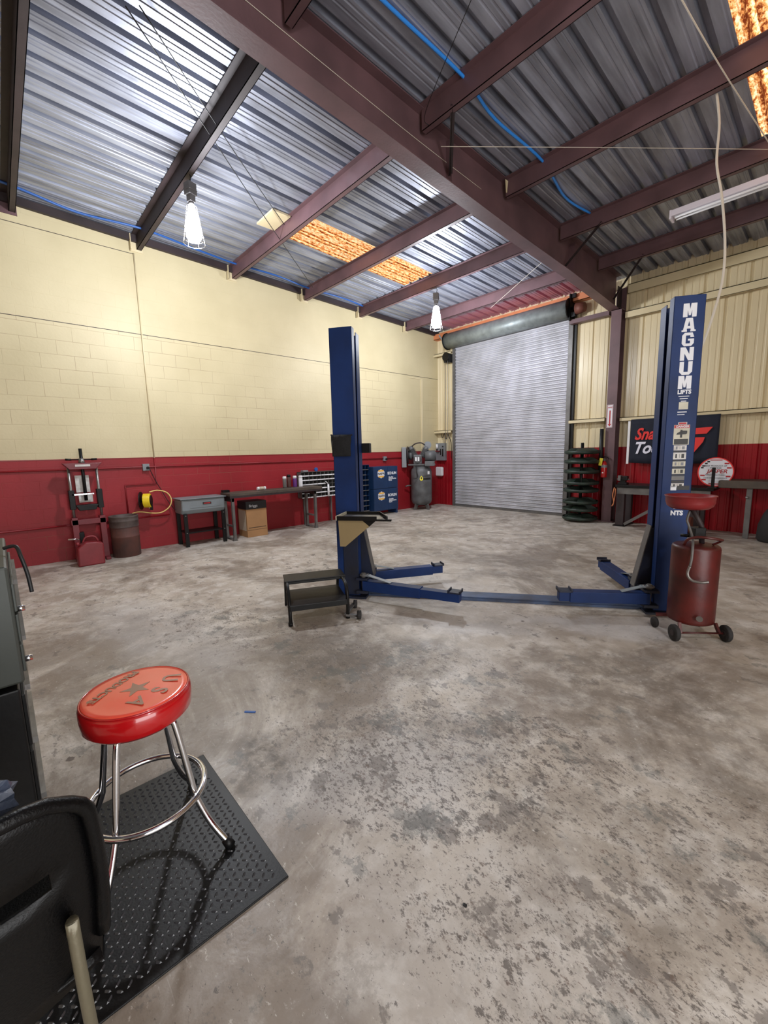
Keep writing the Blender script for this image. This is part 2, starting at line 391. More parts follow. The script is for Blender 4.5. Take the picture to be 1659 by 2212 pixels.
def roof_mat():
    m = bpy.data.materials.new('galvanized_roof_sheet'); m.use_nodes = True; nt = m.node_tree; N = nt.nodes; Lk = nt.links.new
    b = N['Principled BSDF']; tc = N.new('ShaderNodeTexCoord')
    n = N.new('ShaderNodeTexNoise'); n.inputs['Scale'].default_value = 3; n.inputs['Detail'].default_value = 6; mpn = N.new('ShaderNodeMapping'); mpn.inputs['Scale'].default_value = (3.5,.35,1); Lk(tc.outputs['Object'], mpn.inputs['Vector']); Lk(mpn.outputs[0], n.inputs['Vector'])
    cr = N.new('ShaderNodeValToRGB'); cr.color_ramp.elements[0].position = .35; cr.color_ramp.elements[0].color = (*lin((128,131,142)),1)
    cr.color_ramp.elements[1].position = .65; cr.color_ramp.elements[1].color = (*lin((172,177,192)),1); Lk(n.outputs['Fac'], cr.inputs[0])
    sp = N.new('ShaderNodeSeparateXYZ'); Lk(tc.outputs['Object'], sp.inputs[0])
    def rg(o,a,c):
        r = N.new('ShaderNodeMapRange'); r.inputs['From Min'].default_value = a; r.inputs['From Max'].default_value = c; Lk(sp.outputs[o], r.inputs['Value']); return r.outputs['Result']
    def mu(a,c):
        k = N.new('ShaderNodeMath'); k.operation = 'MULTIPLY'; Lk(a,k.inputs[0]); Lk(c,k.inputs[1]); return k.outputs[0]
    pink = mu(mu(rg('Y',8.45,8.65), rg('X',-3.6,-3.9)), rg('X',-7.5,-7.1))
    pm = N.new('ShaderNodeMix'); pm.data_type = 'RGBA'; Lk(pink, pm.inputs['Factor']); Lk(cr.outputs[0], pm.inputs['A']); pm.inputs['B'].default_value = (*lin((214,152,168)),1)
    Lk(pm.outputs['Result'], b.inputs['Base Color']); b.inputs['Metallic'].default_value = .55
    n2 = N.new('ShaderNodeTexNoise'); n2.inputs['Scale'].default_value = 9; n2.inputs['Detail'].default_value = 4; Lk(tc.outputs['Object'], n2.inputs['Vector'])
    r = N.new('ShaderNodeMapRange'); r.inputs['From Min'].default_value = .3; r.inputs['From Max'].default_value = .7; r.inputs['To Min'].default_value = .4; r.inputs['To Max'].default_value = .52
    Lk(n2.outputs['Fac'], r.inputs['Value']); Lk(r.outputs['Result'], b.inputs['Roughness'])
    return m
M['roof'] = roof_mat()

def skylight_mat(name):
    m = bpy.data.materials.new(name); m.use_nodes = True; nt = m.node_tree; N = nt.nodes; Lk = nt.links.new
    for x in list(N): N.remove(x)
    out = N.new('ShaderNodeOutputMaterial'); tr = N.new('ShaderNodeBsdfTranslucent'); tc = N.new('ShaderNodeTexCoord')
    mp = N.new('ShaderNodeMapping'); mp.inputs['Scale'].default_value = (1.6,.7,1); Lk(tc.outputs['Object'], mp.inputs['Vector'])
    n = N.new('ShaderNodeTexNoise'); n.inputs['Scale'].default_value = 24; n.inputs['Detail'].default_value = 5; n.inputs['Roughness'].default_value = .7; Lk(mp.outputs[0], n.inputs['Vector'])
    cr = N.new('ShaderNodeValToRGB'); e = cr.color_ramp.elements
    e[0].position = .40; e[0].color = (*lin((120,50,24)),1); e[1].position = .66; e[1].color = (*lin((255,228,176)),1)
    k = e.new(.52); k.color = (*lin((240,156,84)),1)
    wv = N.new('ShaderNodeTexWave'); wv.bands_direction = 'X'; wv.inputs['Scale'].default_value = 3.8; wv.inputs['Distortion'].default_value = .6; Lk(tc.outputs['Object'], wv.inputs['Vector'])
    ad = N.new('ShaderNodeMath'); ad.operation = 'MULTIPLY_ADD'; Lk(wv.outputs['Fac'], ad.inputs[0]); ad.inputs[1].default_value = .16; ad.inputs[2].default_value = -.07
    a2 = N.new('ShaderNodeMath'); a2.operation = 'ADD'; Lk(n.outputs['Fac'], a2.inputs[0]); Lk(ad.outputs[0], a2.inputs[1])
    Lk(a2.outputs[0], cr.inputs[0]); Lk(cr.outputs[0], tr.inputs['Color']); Lk(tr.outputs[0], out.inputs['Surface'])
    return m
M['sky'] = skylight_mat('weathered_fibreglass')

# ------------------------------------------------------------------ room shell
XL, XR, YB, YF = -7.76, 3.2, 9.2, -4.2
ZR0, SL = 4.9957, -.0343
zr = lambda y: ZR0 + SL*y

struct(MB().box((XL-.3,YF-.3,-.2),(XR+.3,YB+.3,0)).build('floor', M['floor']))
struct(MB().box((XL-.2,YF,0),(XL,YB+.05,5.2)).build('wall_left', M['blockwall']))
struct(MB().box((XR,YF,0),(XR+.2,-1.6,5.2)).box((XR,2.2,0),(XR+.2,YB+.05,5.2)).box((XR,-1.6,3.3),(XR+.2,2.2,5.2)).build('wall_right', M['sheetwall']))
struct(MB().box((XL,YF-.2,0),(XR,YF,5.2)).build('wall_rear', M['sheetwall']))

def profile(x0, x1, per, rib, kind):
    """points (x, offset) of a ribbed sheet between x0 and x1; offset is the rib height away from the room"""
    pts = []
    if kind == 'roof': shape = [(0,0),(.060,0),(.068,.006),(.078,.006),(.086,0),(.120,0),(.128,.006),(.138,.006),(.146,0),(.170,0),(.178,.058),(.228,.058),(.236,0)]
    else: shape = [(0,0),(.07,0),(.078,.005),(.098,.005),(.106,0),(.17,0),(.178,.005),(.198,.005),(.206,0),(.236,0),(.252,.026),(.278,.026),(.294,0)]
    k = math.floor(x0/per)
    while k*per < x1:
        for (dx,o) in shape: pts.append((k*per+dx, o))
        k += 1
    def at(x):
        for i in range(len(pts)-1):
            if pts[i][0] <= x <= pts[i+1][0]:
                t = (x-pts[i][0])/max(1e-9,pts[i+1][0]-pts[i][0]); return pts[i][1]*(1-t)+pts[i+1][1]*t
        return 0
    return [(x0,at(x0))]+[p for p in pts if x0+1e-4 < p[0] < x1-1e-4]+[(x1,at(x1))]
def sheet_roof(mb, x0, x1, y0, y1, dz=0., ny=1):
    pr = profile(x0,x1,.25,.03,'roof'); n = len(pr); vs = []
    for j in range(ny+1):
        y = y0+(y1-y0)*j/ny
        vs += [(x, y, zr(y)+dz+o) for x,o in pr]
    fs = [(j*n+i, j*n+i+1, (j+1)*n+i+1, (j+1)*n+i) for j in range(ny) for i in range(n-1)]
    mb.add(vs, fs)
def sheet_wall(mb, x0, x1, z0, z1, y=YB):
    pr = profile(x0,x1,.30,.03,'wall'); n = len(pr)
    vs = [(x, y+o, z0) for x,o in pr]+[(x, y+o, z1) for x,o in pr]
    mb.add(vs, [(i,i+1,n+i+1,n+i) for i in range(n-1)])
SK1 = (-6.2,-5.47,3.48,6.36); SK2 = (-.9,-.15,2.1,6.46)
rf = MB()
def holes(x0,x1,y0,y1,sk):
    sheet_roof(rf, x0, sk[0], y0, y1); sheet_roof(rf, sk[1], x1, y0, y1)
    sheet_roof(rf, sk[0], sk[1], y0, sk[2]); sheet_roof(rf, sk[0], sk[1], sk[3], y1)
holes(XL-.1,-3.2,YF,YB+.1,SK1); holes(-3.2,XR+.1,YF,YB+.1,SK2)
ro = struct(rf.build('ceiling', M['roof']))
for i,sk in enumerate((SK1,SK2)):
    b = MB(); sheet_roof(b, sk[0]-.02, sk[1]+.02, sk[2]-.02, sk[3]+.02, .004)
    struct(b.build('window_%d'%(i+1), M['sky']))
# back wall, ribbed sheet, left and right of the shutter opening and above it
DX0, DX1, DZ = -7.13, -4.10, 4.12
b = MB(); sheet_wall(b, XL, DX0+.02, 0, 4.75); sheet_wall(b, DX0+.02, DX1-.02, DZ, 4.75); sheet_wall(b, DX1-.02, XR, 0, 4.75)
b.box((XL,YB+.04,0),(DX0,YB+.06,4.8)); b.box((DX1,YB+.04,0),(XR,YB+.06,4.8)); b.box((DX0,YB+.04,DZ),(DX1,YB+.06,4.8))
struct(b.build('wall_back', M['sheetwall']))

# girts and trims painted with the wall
def girt(n, x0, x1, z, h=.07, d=.16, y=YB, m='cream', lip=True):
    b = MB().box((x0,y-d,z-.006),(x1,y,z+.006))
    b.box((x0,y-d,z-h+.0),(x1,y-d+.008,z+.006))
    if lip: b.box((x0,y-d,z-h),(x1,y-d+.04,z-h+.006))
    return struct(b.build('trim_%d'%n, M[m]))
girt(1, XL+.0, DX0-.05, 4.08); girt(2, XL, DX0-.05, 2.05)
girt(3, DX1+.08, -3.30, 2.08); girt(4, -3.02, XR, 2.06)
girt(5, -3.02, XR, 4.02, h=.12)
girt(6, -3.02, XR, 4.52, h=.16, d=.08)
b = MB().box((XL,YB-.16,4.46),(-3.3,YB,4.47)).box((XL,YB-.16,4.46),(-3.3,YB-.15,4.60)); struct(b.build('trim_7', M['orange']))
# ledger along the top of the block wall, wall joints
b = MB()
for (ya,yb) in [(YF,YB)]:
    b.add([(XL,ya,zr(ya)-.11),(XL+.06,ya,zr(ya)-.11),(XL+.06,ya,zr(ya)-.01),(XL,ya,zr(ya)-.01),(XL,yb,zr(yb)-.11),(XL+.06,yb,zr(yb)-.11),(XL+.06,yb,zr(yb)-.01),(XL,yb,zr(yb)-.01)],
          [(0,1,2,3),(7,6,5,4),(0,4,5,1),(1,5,6,2),(2,6,7,3),(3,7,4,0)])
struct(b.build('trim_8', M['darksteel']))
b = MB().box((XL-.01,YF,3.452),(XL+.004,YB,3.460)).box((XL-.01,YF,4.648),(XL+.004,1.93,4.655)); struct(b.build('trim_9', M['darksteel']))
struct(MB().box((XL-.01,8.50,1.5),(XL+.02,8.56,3.4)).box((XL-.01,8.0,3.39),(XL+.015,8.56,3.41)).build('trim_10', M['cream']))
struct(MB().box((XL-.01,YF,1.50),(XL+.006,YB,1.512)).build('trim_11', M['redpaint']))

# ------------------------------------------------------------------ roof steel
def purlin(y, x0, x1, label, m='mauve', brk=None):
    zt = zr(y)-.004; h = .20; f = .065; t = .006
    T = thing('roof_purlin', label, 'beam', ((x0+x1)/2,y,zt-h), 0, 'purlins under the roof')
    L = (x1-x0)/2
    MB().box((-L,-t/2,0),(L,t/2,h)).build('web', M[m], T)
    MB().box((-L,-t/2,0),(L,f,t)).box((-L,f-t,0),(L,f,.02)).build('bottom_flange', M[m], T)
    MB().box((-L,-f,h-t),(L,t/2,h)).build('top_flange', M[m], T)
    return T
ord_ = {.48:'dark steel purlin at the left edge, nearly vertical in the photo', 1.97:'dark steel purlin with the large caged bulb hanging from it', 3.49:'brown steel purlin crossing the left end of the orange skylight',
        5.0:'brown steel purlin crossing the middle of the orange skylight', 6.45:'brown steel purlin carrying the far caged bulb', 7.95:'brown steel purlin left of the main beam nearest the shutter'}
for y,l in ord_.items():
    purlin(y, XL, -3.20, l, 'darksteel' if y in (.48,1.97) else 'mauve')
ordr = {1.97:'stub seen at the top edge beside the main beam', 3.50:'running off the top edge, right of the main beam', 5.05:'from which the white cable hangs',
        6.55:'just above the white tube light', 8.0:'right of the main beam, nearest the back wall'}
for y,l in ordr.items():
    purlin(y, -3.14, XR, 'red-brown steel purlin, '+l)
# purlin bearing plates on the block wall
for y,l in ((.48,'at the left edge of the photo'),(1.97,'above the long wall conduit'),(3.49,'second along from the long conduit'),(5.0,'third along from the long conduit'),(6.45,'fourth along from the long conduit'),(7.95,'closest to the far corner')):
    o = MB().box((0,-.09,-.02),(.012,.09,.2)).box((0,-.09,-.02),(.09,-.08,.2)).build('purlin_clip', M['mauve'] if y<1 else M['cream'])
    o.location = (XL,y-.01,zr(y)-.22); tag(o, 'small clip plate under a purlin end, '+l, 'bracket', 'purlin clips on the block wall')

# main rafter: tapered I section
X0,X1 = -3.29,-3.11; xc = -3.2
yk = [ -4.2, 1.25, 3.5, 5.4, 7.0, 9.0]; zb = [4.70, 4.52, 4.39, 4.285, 4.225, 4.09]
T = thing('main_roof_beam', 'large red-brown steel I-beam running from the column across the ceiling', 'beam', (xc,9.0,0))
def ribbon(x0,x1,zlo,zhi):
    vs=[]; fs=[]
    for y,z in zip(yk,zb):
        a = zlo(y,z); c = zhi(y,z)
        vs += [(x0-xc,y-9.0,a),(x1-xc,y-9.0,a),(x1-xc,y-9.0,c),(x0-xc,y-9.0,c)]
    n=len(yk)
    for i in range(n-1):
        o=i*4
        for k in range(4): fs.append((o+k,o+(k+1)%4,o+4+(k+1)%4,o+4+k))
    fs += [(3,2,1,0),((n-1)*4,(n-1)*4+1,(n-1)*4+2,(n-1)*4+3)]
    return MB().add(vs,fs)
ribbon(xc-.005,xc+.005,lambda y,z:z,lambda y,z:zr(y)-.012).build('web', M['mauve'], T)
ribbon(X0,X1,lambda y,z:z-.012,lambda y,z:z).build('bottom_flange', M['mauve'], T)
ribbon(X0,X1,lambda y,z:zr(y)-.014,lambda y,z:zr(y)-.004).build('top_flange', M['mauve'], T)
for y in (3.95,7.0): 
    o = MB().box((-.085,-.006,0),(.085,.006,.44)).build('stiffener_plate', M['mauve'], T); o.location=(0,y-9.0,4.36 if y<5 else 4.23)
# column
T = thing('steel_column', 'red-brown steel column beside the revolving bins carrying the main beam', 'column', (xc+.05,9.08,0))
MB().box((X0-xc,-.12,0),(X1-xc,-.108,4.1)).build('front_flange', M['mauve'], T)
MB().box((-.005,-.11,0),(.005,.11,4.5)).build('web', M['darksteel'], T)  # darker steel paints the shade of the recess into the web
MB().box((X0-xc,.1,0),(X1-xc,.112,4.5)).build('rear_flange', M['mauve'], T)
MB().box((-.14,-.16,0),(.14,.115,.02)).build('base_plate', M['mauve'], T)
MB().box((X0-xc,-.12,4.07),(X1-xc+.0,.11,4.09)).build('cap_plate', M['mauve'], T)
# flange braces
for (a,c,l) in [(((-3.18,4.0,4.42)),(-2.75,3.5,4.70),'upper one near the blue hose'),((-3.16,6.75,4.25),(-2.55,6.55,4.6),'lower one by the haunch'),((-3.12,8.7,4.2),(-2.45,8.0,4.55),'nearest the column')]:
    o = MB().bar(a,c,.04,.006).bar(a,c,.006,.04).build('flange_brace', M['darksteel']); tag(o,'thin diagonal angle brace off the main beam, '+l,'brace','diagonal flange braces')
# horizontal strut from column to door head
o = MB().box((-4.05,8.98,4.02),(-3.29,9.1,4.10)).build('door_head_strut', M['mauve']); tag(o,'short red-brown steel strut from the column to the shutter drum','beam')

# ------------------------------------------------------------------ roll-up door
def slat_mat():
    return mat('slat_steel',(198,198,206),.52,.2,.03,20,dirt=(150,150,152),dscale=2.2,damt=.55)
M['slat'] = slat_mat()
D = bpy.data.objects.new('door_1', None); COL.objects.link(D); D['kind']='structure'; D.location=((DX0+DX1)/2,YB-.03,0)
D['label']='grey steel roll-up shutter door, closed'
hw = (DX1-DX0)/2
b = MB(); per=.083; z=.05; vs=[]; pr=[]
while z < 4.28:
    for (dz,o) in ((0,.004),(.006,-.012),(.018,-.022),(.036,-.022),(.046,-.012),(.050,.004),(.056,-.010),(.066,-.010),(.074,-.002)): pr.append((z+dz,o))
    z += per
n=len(pr); vs=[(-hw,o,z) for z,o in pr]+[(hw,o,z) for z,o in pr]
b.add(vs,[(i,i+1,n+i+1,n+i) for i in range(n-1)]); b.box((-hw,.012,0.05),(hw,.02,4.28))
b.build('curtain', M['slat'], D)
MB().box((-hw,-.03,0),(hw,.02,.05)).build('bottom_bar', M['greysteel'], D)
for s in (-1,1):
    x=s*hw
    MB().box((x-.02,-.06,0),(x+.07*s if s>0 else x+.02,.03,4.12)).build('guide_rail', M['greysteel'], D) if s>0 else MB().box((x-.05,-.06,0),(x+.02,.03,4.15)).build('guide_rail', M['greysteel'], D)
MB().box((hw+.07,-.02,0),(hw+.13,.03,4.1)).build('jamb_angle', M['black'], D)
MB().cyl((-hw-.13,-.16,4.33),(hw+.02,-.16,4.33),.19,n=40).build('hood_drum', M['tin'], D)
for x in (-hw-.15,hw+.03): MB().cyl((x,-.16,4.33),(x+.02,-.16,4.33),.21,n=32).build('end_plate', M['black'], D)
h = MB().box((hw+.05,-.24,4.08),(hw+.07,.02,4.60)).box((hw+.07,-.2,4.15),(hw+.16,-.08,4.24)).box((hw+.06,-.2,4.52),(hw+.16,-.16,4.60)).cyl((hw+.06,-.16,4.33),(hw+.30,-.16,4.33),.028)
h.build('drum_bracket', M['black'], D)
MB().cyl((hw+.16,-.14,4.30),(hw+.33,-.14,4.30),.115,.09,n=20).build('spring_housing', M['rust'], D)
b = MB().box((-hw-.22,-.2,3.80),(-hw-.05,-.04,4.02)).cyl((-hw-.14,-.24,3.94),(-hw-.14,-.18,3.94),.11,n=20); b.build('chain_hoist', M['black'], D, .008)
for dx in (-.17,-.09):
    pts=smoothpts([(-hw+dx,-.21,3.85),(-hw+dx+.005,-.21,3),(-hw+dx-.01,-.2,2.0),(-hw+dx,-.2,1.5)]); MB().tube(pts,.007,6).build('hand_chain', M['greysteel'], D)
MB().tube([(-hw-.30,-.3,4.50),(-hw-.26,-.2,4.37),(-hw-.05,-.16,4.33)],.02,8).build('drum_shaft', M['tin'], D)

# ------------------------------------------------------------------ hanging lamps
def work_lamp(loc, label, rz=0):
    T = thing('caged_work_light', label, 'lamp', loc, rz, 'caged bulbs hanging from the purlins')
    MB().tube(smoothpts([(0,0,.72),(.02,0,.70),(.015,0,.66),(0,0,.64)]),.005,6).build('hook', M['black'], T)
    MB().box((-.05,-.05,.50),(.05,.05,.63)).box((-.035,-.035,.43),(.035,.035,.50)).box((-.055,-.055,.545),(.055,.055,.555)).build('socket_box', M['greysteel'], T, .004)
    MB().cyl((0,0,.40),(0,0,.44),.03,n=16).build('lamp_neck', M['greysteel'], T)
    MB().lathe([(.0,-.0),(.06,.01),(.085,.05),(.084,.13),(.068,.24),(.046,.34),(.03,.40)],20,(0,0,.0)).build('bulb', M['bulb'], T)
    c = MB()
    for k in range(9):
        t=k/8; r=.118-.062*t; z=-.02+.40*t
        c.tube([(r*math.cos(2*PI*j/20), r*math.sin(2*PI*j/20), z) for j in range(20)],.0028,5,closed=True)
    for k in range(6):
        a=2*PI*k/6; c.tube([(.118*math.cos(a),.118*math.sin(a),-.02),(.056*math.cos(a),.056*math.sin(a),.38),(.03*math.cos(a),.03*math.sin(a),.42)],.003,5)
    c.build('wire_cage', M['chrome'], T)
    return T
work_lamp((-5.40,2.0,4.01), 'caged bulb glowing white, hanging from the dark purlin in the left ceiling bay', .3)
work_lamp((-5.53,6.52,3.85), 'caged bulb glowing white, hanging near the shutter door end of the orange skylight', .5)
def plight(name, loc, e, r=.07, col=(1,1,1)):
    l = bpy.data.lights.new(name,'POINT'); l.energy=e; l.shadow_soft_size=r; l.color=col
    o = bpy.data.objects.new(name,l); COL.objects.link(o); o.location=loc; return o
E1 = 205
plight('work_light_glow', (-5.40,2.0,3.90), E1, .10, (.93,.96,1))
plight('work_light_glow', (-5.53,6.52,3.74), E1*.95, .10, (.90,.94,1))
# unseen lamp of the same kind, added to light the scene from the right
work_lamp((1.5,.9,3.8), 'unseen caged bulb added behind the photographer for light from the right')
plight('work_light_glow', (1.5,.9,3.71), E1*.5, .10, (1,.97,.94))

# tube light on the fourth right purlin
T = thing('fluorescent_batten', 'white four-tube batten light hung under the purlin at the right edge', 'lamp', (-1.1,6.66,4.36))
MB().box((-.65,-.07,0),(1.2,.07,.07)).build('housing', M['tubewhite'], T, .006)
for y in (-.035,.035): MB().cyl((-.60,y,-.016),(1.15,y,-.016),.014,n=12).build('tube', M['white'], T)
MB().box((-.652,-.075,-.03),(-.63,.075,.07)).build('end_cap', M['tubewhite'], T)

# ------------------------------------------------------------------ ceiling cables
def cable(name, pts, r, m, label, cat, group=None, n=6, sm=True):
    o = MB().tube(smoothpts(pts,n) if sm else pts, r, 6).build(name, M[m]); return tag(o,label,cat,group)
cable('hanging_cable', [(-1.05,5.1,4.60),(-1.01,5.08,4.33),(-1.0,5.05,4.0),(-.94,5.03,3.7),(-.875,4.95,3.28),(-.855,4.88,2.95),(-.875,4.75,2.64),(-.93,4.68,2.36),(-1.06,4.60,2.06)], .010, 'wcable', 'white cable drooping from a purlin to the right lift post', 'cable')
cable('blue_air_hose', [(-2.66,1.2,4.90),(-2.66,2.57,4.885),(-2.63,3.5,4.85),(-2.69,4.1,4.82),(-2.66,5.03,4.80),(-2.78,5.9,4.77),(-2.70,6.5,4.75)], .015, 'bluehose', 'bright blue air hose lying along the roof right of the main beam', 'hose')
cable('blue_hose', [(XL+.36,-.5,4.98),(XL+.34,.5,4.955),(XL+.27,1.2,4.90),(XL+.36,1.97,4.90),(XL+.3,2.8,4.86),(XL+.22,3.49,4.85),(XL+.32,4.2,4.81),(XL+.2,5,4.80),(XL+.26,5.8,4.77),(XL+.2,6.4,4.75)], .017, 'bluehosed', 'dull blue hose along the ceiling edge above the block wall', 'hose')
for k,(a,c,l) in enumerate([((-3.87,1.071,4.80),(-7.2,4.85,4.68),'the longer one'),((-3.80,1.146,4.80),(-5.70,3.40,4.76),'the short twisted one')]):
    cable('roof_wire', [a,((a[0]+c[0])/2,(a[1]+c[1])/2,(a[2]+c[2])/2-.03),c], .005, 'cable', 'thin black wire strung under the left roof sheets, '+l, 'wire', 'wires under the roof')
cable('guy_wire', [(-2.98,3.6,4.5),(-1.835,4.967,4.5),(-.5,6.58,4.5)], .003, 'wcable', 'thin pale wire stretched level across the right ceiling bay', 'wire')
cable('guy_wire', [(-1.08,3.6,4.61),(-.978,4.744,4.6),(-.78,6.55,4.59)], .005, 'wcable', 'pale brace wire slanting towards the right skylight', 'wire')
cable('guy_wire', [(-3.33,6.55,4.40),(-4.4,7.3,4.40),(-5.2,7.85,4.40)], .003, 'wcable', 'thin pale wire slanting above the shutter drum', 'wire')
cable('guy_wire', [(-3.19,.9,4.80),(-3.19,1.9,4.72),(-3.19,3.4,4.62),(-3.19,4.6,4.57)], .003, 'wcable', 'thin pale wire running along the main beam web', 'wire')
cable('guy_wire', [(-2.05,2.85,4.70),(-2.96,3.36,4.70),(-3.05,3.5,4.68)], .003, 'cable', 'black wire from the top edge down to the main beam', 'wire')
o = MB().box((-6.1,3.18,4.845),(-5.62,3.46,4.87)).build('roof_patch', M['cream']); tag(o,'small cream patch board on the roof at the end of the orange skylight','patch')
o = MB().prism([(-.03,0),(.03,.0),(.01,-.14),(-.01,-.14)],-.002,.002,'x').build('tag_label', M['cream']); o.location=(-3.10,5.0,4.78); tag(o,'small cream paper tag stuck on the main beam','tag')

# ------------------------------------------------------------------ block wall services
def conduit(name, pts, label, m='redpaint', r=.012):
    o = MB().tube(pts, r, 8).build(name, M[m]); return tag(o,label,'conduit','conduits on the block wall')
conduit('wall_conduit', [(XL+.02,1.92,4.66),(XL+.02,1.92,1.5)], 'thin cream conduit dropping straight down the block wall from the purlin', 'cream', .010)
conduit('wall_conduit', [(XL+.02,1.92,1.5),(XL+.02,1.92,1.075),(XL+.02,1.46,1.075),(XL+.02,1.46,.60)], 'red conduit stepping left and down above the rusty drum')
conduit('wall_conduit', [(XL+.02,YF,1.356),(XL+.02,8.6,1.356)], 'long red conduit running level just under the cream paint')
conduit('wall_conduit', [(XL+.02,YF,.53),(XL+.02,2.07,.53)], 'low red conduit running level behind the press and hose reel')
def outlet(y,z,label):
    T = thing('wall_outlet', label, 'outlet', (XL,y,z), 0, 'outlets on the block wall')
    MB().box((0,-.05,-.055),(.05,.05,.055)).build('box', M['panelgrey'], T, .004)
    MB().cyl((.05,.02,-.01),(.085,.02,-.01),.022,n=12).build('plug', M['black'], T)
    return T
outlet(1.78,1.35,'grey outlet box with a black plug, left of the long conduit'); outlet(7.12,1.345,'grey outlet box right of the left lift post, above the blue bins')
cable('power_cord', [(XL+.07,1.82,1.33),(XL+.05,1.9,1.12),(XL+.04,1.98,.95),(XL+.06,2.08,.72),(XL+.2,2.12,.62)], .006, 'cable', 'thin dark power cord hanging from the outlet to the parts washer', 'cable')

# ------------------------------------------------------------------ shop press, can, drum
T = thing('shop_press', 'dark red hydraulic shop press with label plates against the red wall', 'shop press', (-7.52,.90,0))
for y in (-.17,.17):
    MB().cyl((0,y,.55),(0,y,1.42),.018,n=12).build('guide_rod', M['steel'], T)
    MB().box((-.05,y-.04,0),(.05,y+.04,.66)).build('leg', M['pressred'], T, .006)
    MB().box((-.05,y-.035,.78),(.05,y+.035,1.06)).build('side_plate', M['black'], T, .006)
    MB().box((-.2,y-.03,0),(.18,y+.03,.04)).build('foot', M['pressred'], T, .006)
MB().prism([(-.24,1.45),(.24,1.45),(.16,1.36),(-.16,1.36)],-.06,.06,'x').build('top_beam', M['pressred'], T, .006)
MB().box((.061,-.09,1.40),(.064,.09,1.43)).build('name_plate', M['paper'], T)
MB().box((-.05,-.22,.55),(.05,.22,.63)).build('lower_beam', M['pressred'], T, .006)
MB().cyl((0,.0,.9),(0,0,1.66),.022,n=14).build('ram_screw', M['black'], T)
MB().cyl((0,0,1.43),(0,0,1.52),.045,.03,n=16).build('ram_collar', M['steel'], T)
MB().tube([(0,-.15,1.50),(0,.15,1.50)],.008,8).cyl((0,-.19,1.505),(0,-.12,1.50),.014,n=8).cyl((0,.12,1.50),(0,.19,1.505),.014,n=8).build('turn_handle', M['black'], T)
MB().box((-.055,-.10,1.02),(-.05,.07,1.27)).build('instruction_plate', M['paper'], T, label='white instruction plate')
MB().box((-.055,-.08,.87),(-.05,.09,.98)).build('warning_plate', M['paper'], T, label='white warning plate')
MB().box((.03,-.17,.985),(.05,.10,1.01)).build('cross_bar', M['chrome'], T, .003)
MB().prism([(-.14,.84),(.14,.84),(.10,.76),(-.10,.76)],-.06,.07,'x').build('press_table', M['black'], T, .006)
MB().cyl((.04,-.28,.36),(.04,-.12,.34),.014,n=10).build('pump_handle', M['chrome'], T)
MB().box((-.04,-.14,.28),(.06,-.08,.44)).build('pump_body', M['black'], T, .006)
T = thing('fuel_can', 'red plastic fuel can standing on the floor in front of the press', 'fuel can', (-7.20,.83,0))
b = MB().prism([(-.16,0),(.16,0),(.165,.30),(.08,.33),(-.05,.34),(-.15,.26)],-.09,.09,'x'); b.build('body', M['canred'], T, .02, seg=3)
MB().tube(smoothpts([(0,-.07,.33),(0,-.03,.40),(0,.07,.40),(0,.11,.33)]),.013,8).build('handle', M['canred'], T)
MB().cyl((0,-.12,.29),(0,-.14,.34),.02,n=10).build('cap', M['canred'], T)
T = thing('rusty_drum', 'open rusty steel drum with a grey rim against the red wall', 'drum', (-7.46,1.335,0))
MB().lathe([(0,.0),(.185,0),(.19,.005),(.19,.30),(.196,.31),(.19,.32),(.19,.46)],32,cap=False).build('body', M['drumrust'], T)
MB().lathe([(.197,.46),(.197,.545),(.203,.555),(.197,.565),(.197,.61),(.203,.62),(.197,.63),(.185,.625),(.185,.02)],32,cap=False).build('grey_rim', M['drumgrey'], T)

# hose reel with hose
T = thing('hose_reel', 'black wall hose reel wound with yellow air hose', 'hose reel', (XL+.16,1.60,.82), 1.12)
MB().box((.0,-.03,-.10),(.02,.15,.10)).build('bracket', M['black'], T, .004)
MB().cyl((.02,0,0),(.17,0,0),.03,n=14).build('axle', M['black'], T)
MB().cyl((.025,0,0),(.037,0,0),.145,n=32).build('rear_flange', M['black'], T)
MB().cyl((.175,0,0),(.183,0,0),.085,n=24).build('front_flange', M['black'], T)
b = MB(); pts=[]
for k in range(150):
    a = 2*PI*k/15; pts.append((.075+.092*(k/150), .105*math.cos(a), .105*math.sin(a)))
b.tube(pts,.0095,8); b.cyl((.07,0,0),(.17,0,0),.098,n=28)
b.build('wound_hose', M['yellow'], T)
o = MB().box((.15,-.01,-.16),(.19,.02,-.02)).build('hose_guide', M['black'], T, .004)
cable('air_hose_loop', [(XL+.17,1.76,.95),(XL+.18,1.88,.97),(XL+.17,2.02,.92),(XL+.17,2.08,.80),(XL+.17,2.04,.68),(XL+.16,1.92,.60),(XL+.15,1.78,.60),(XL+.13,1.6,.64),(XL+.1,1.5,.62)], .010, 'palehose', 'pale yellow air hose looping out beside the hose reel', 'hose', n=8)
o = MB().cyl((XL+.19,1.735,.78),(XL+.19,1.735,.69),.008,n=8).build('hose_fitting', M['white']); tag(o,'short white hose nozzle hanging below the hose reel','nozzle')

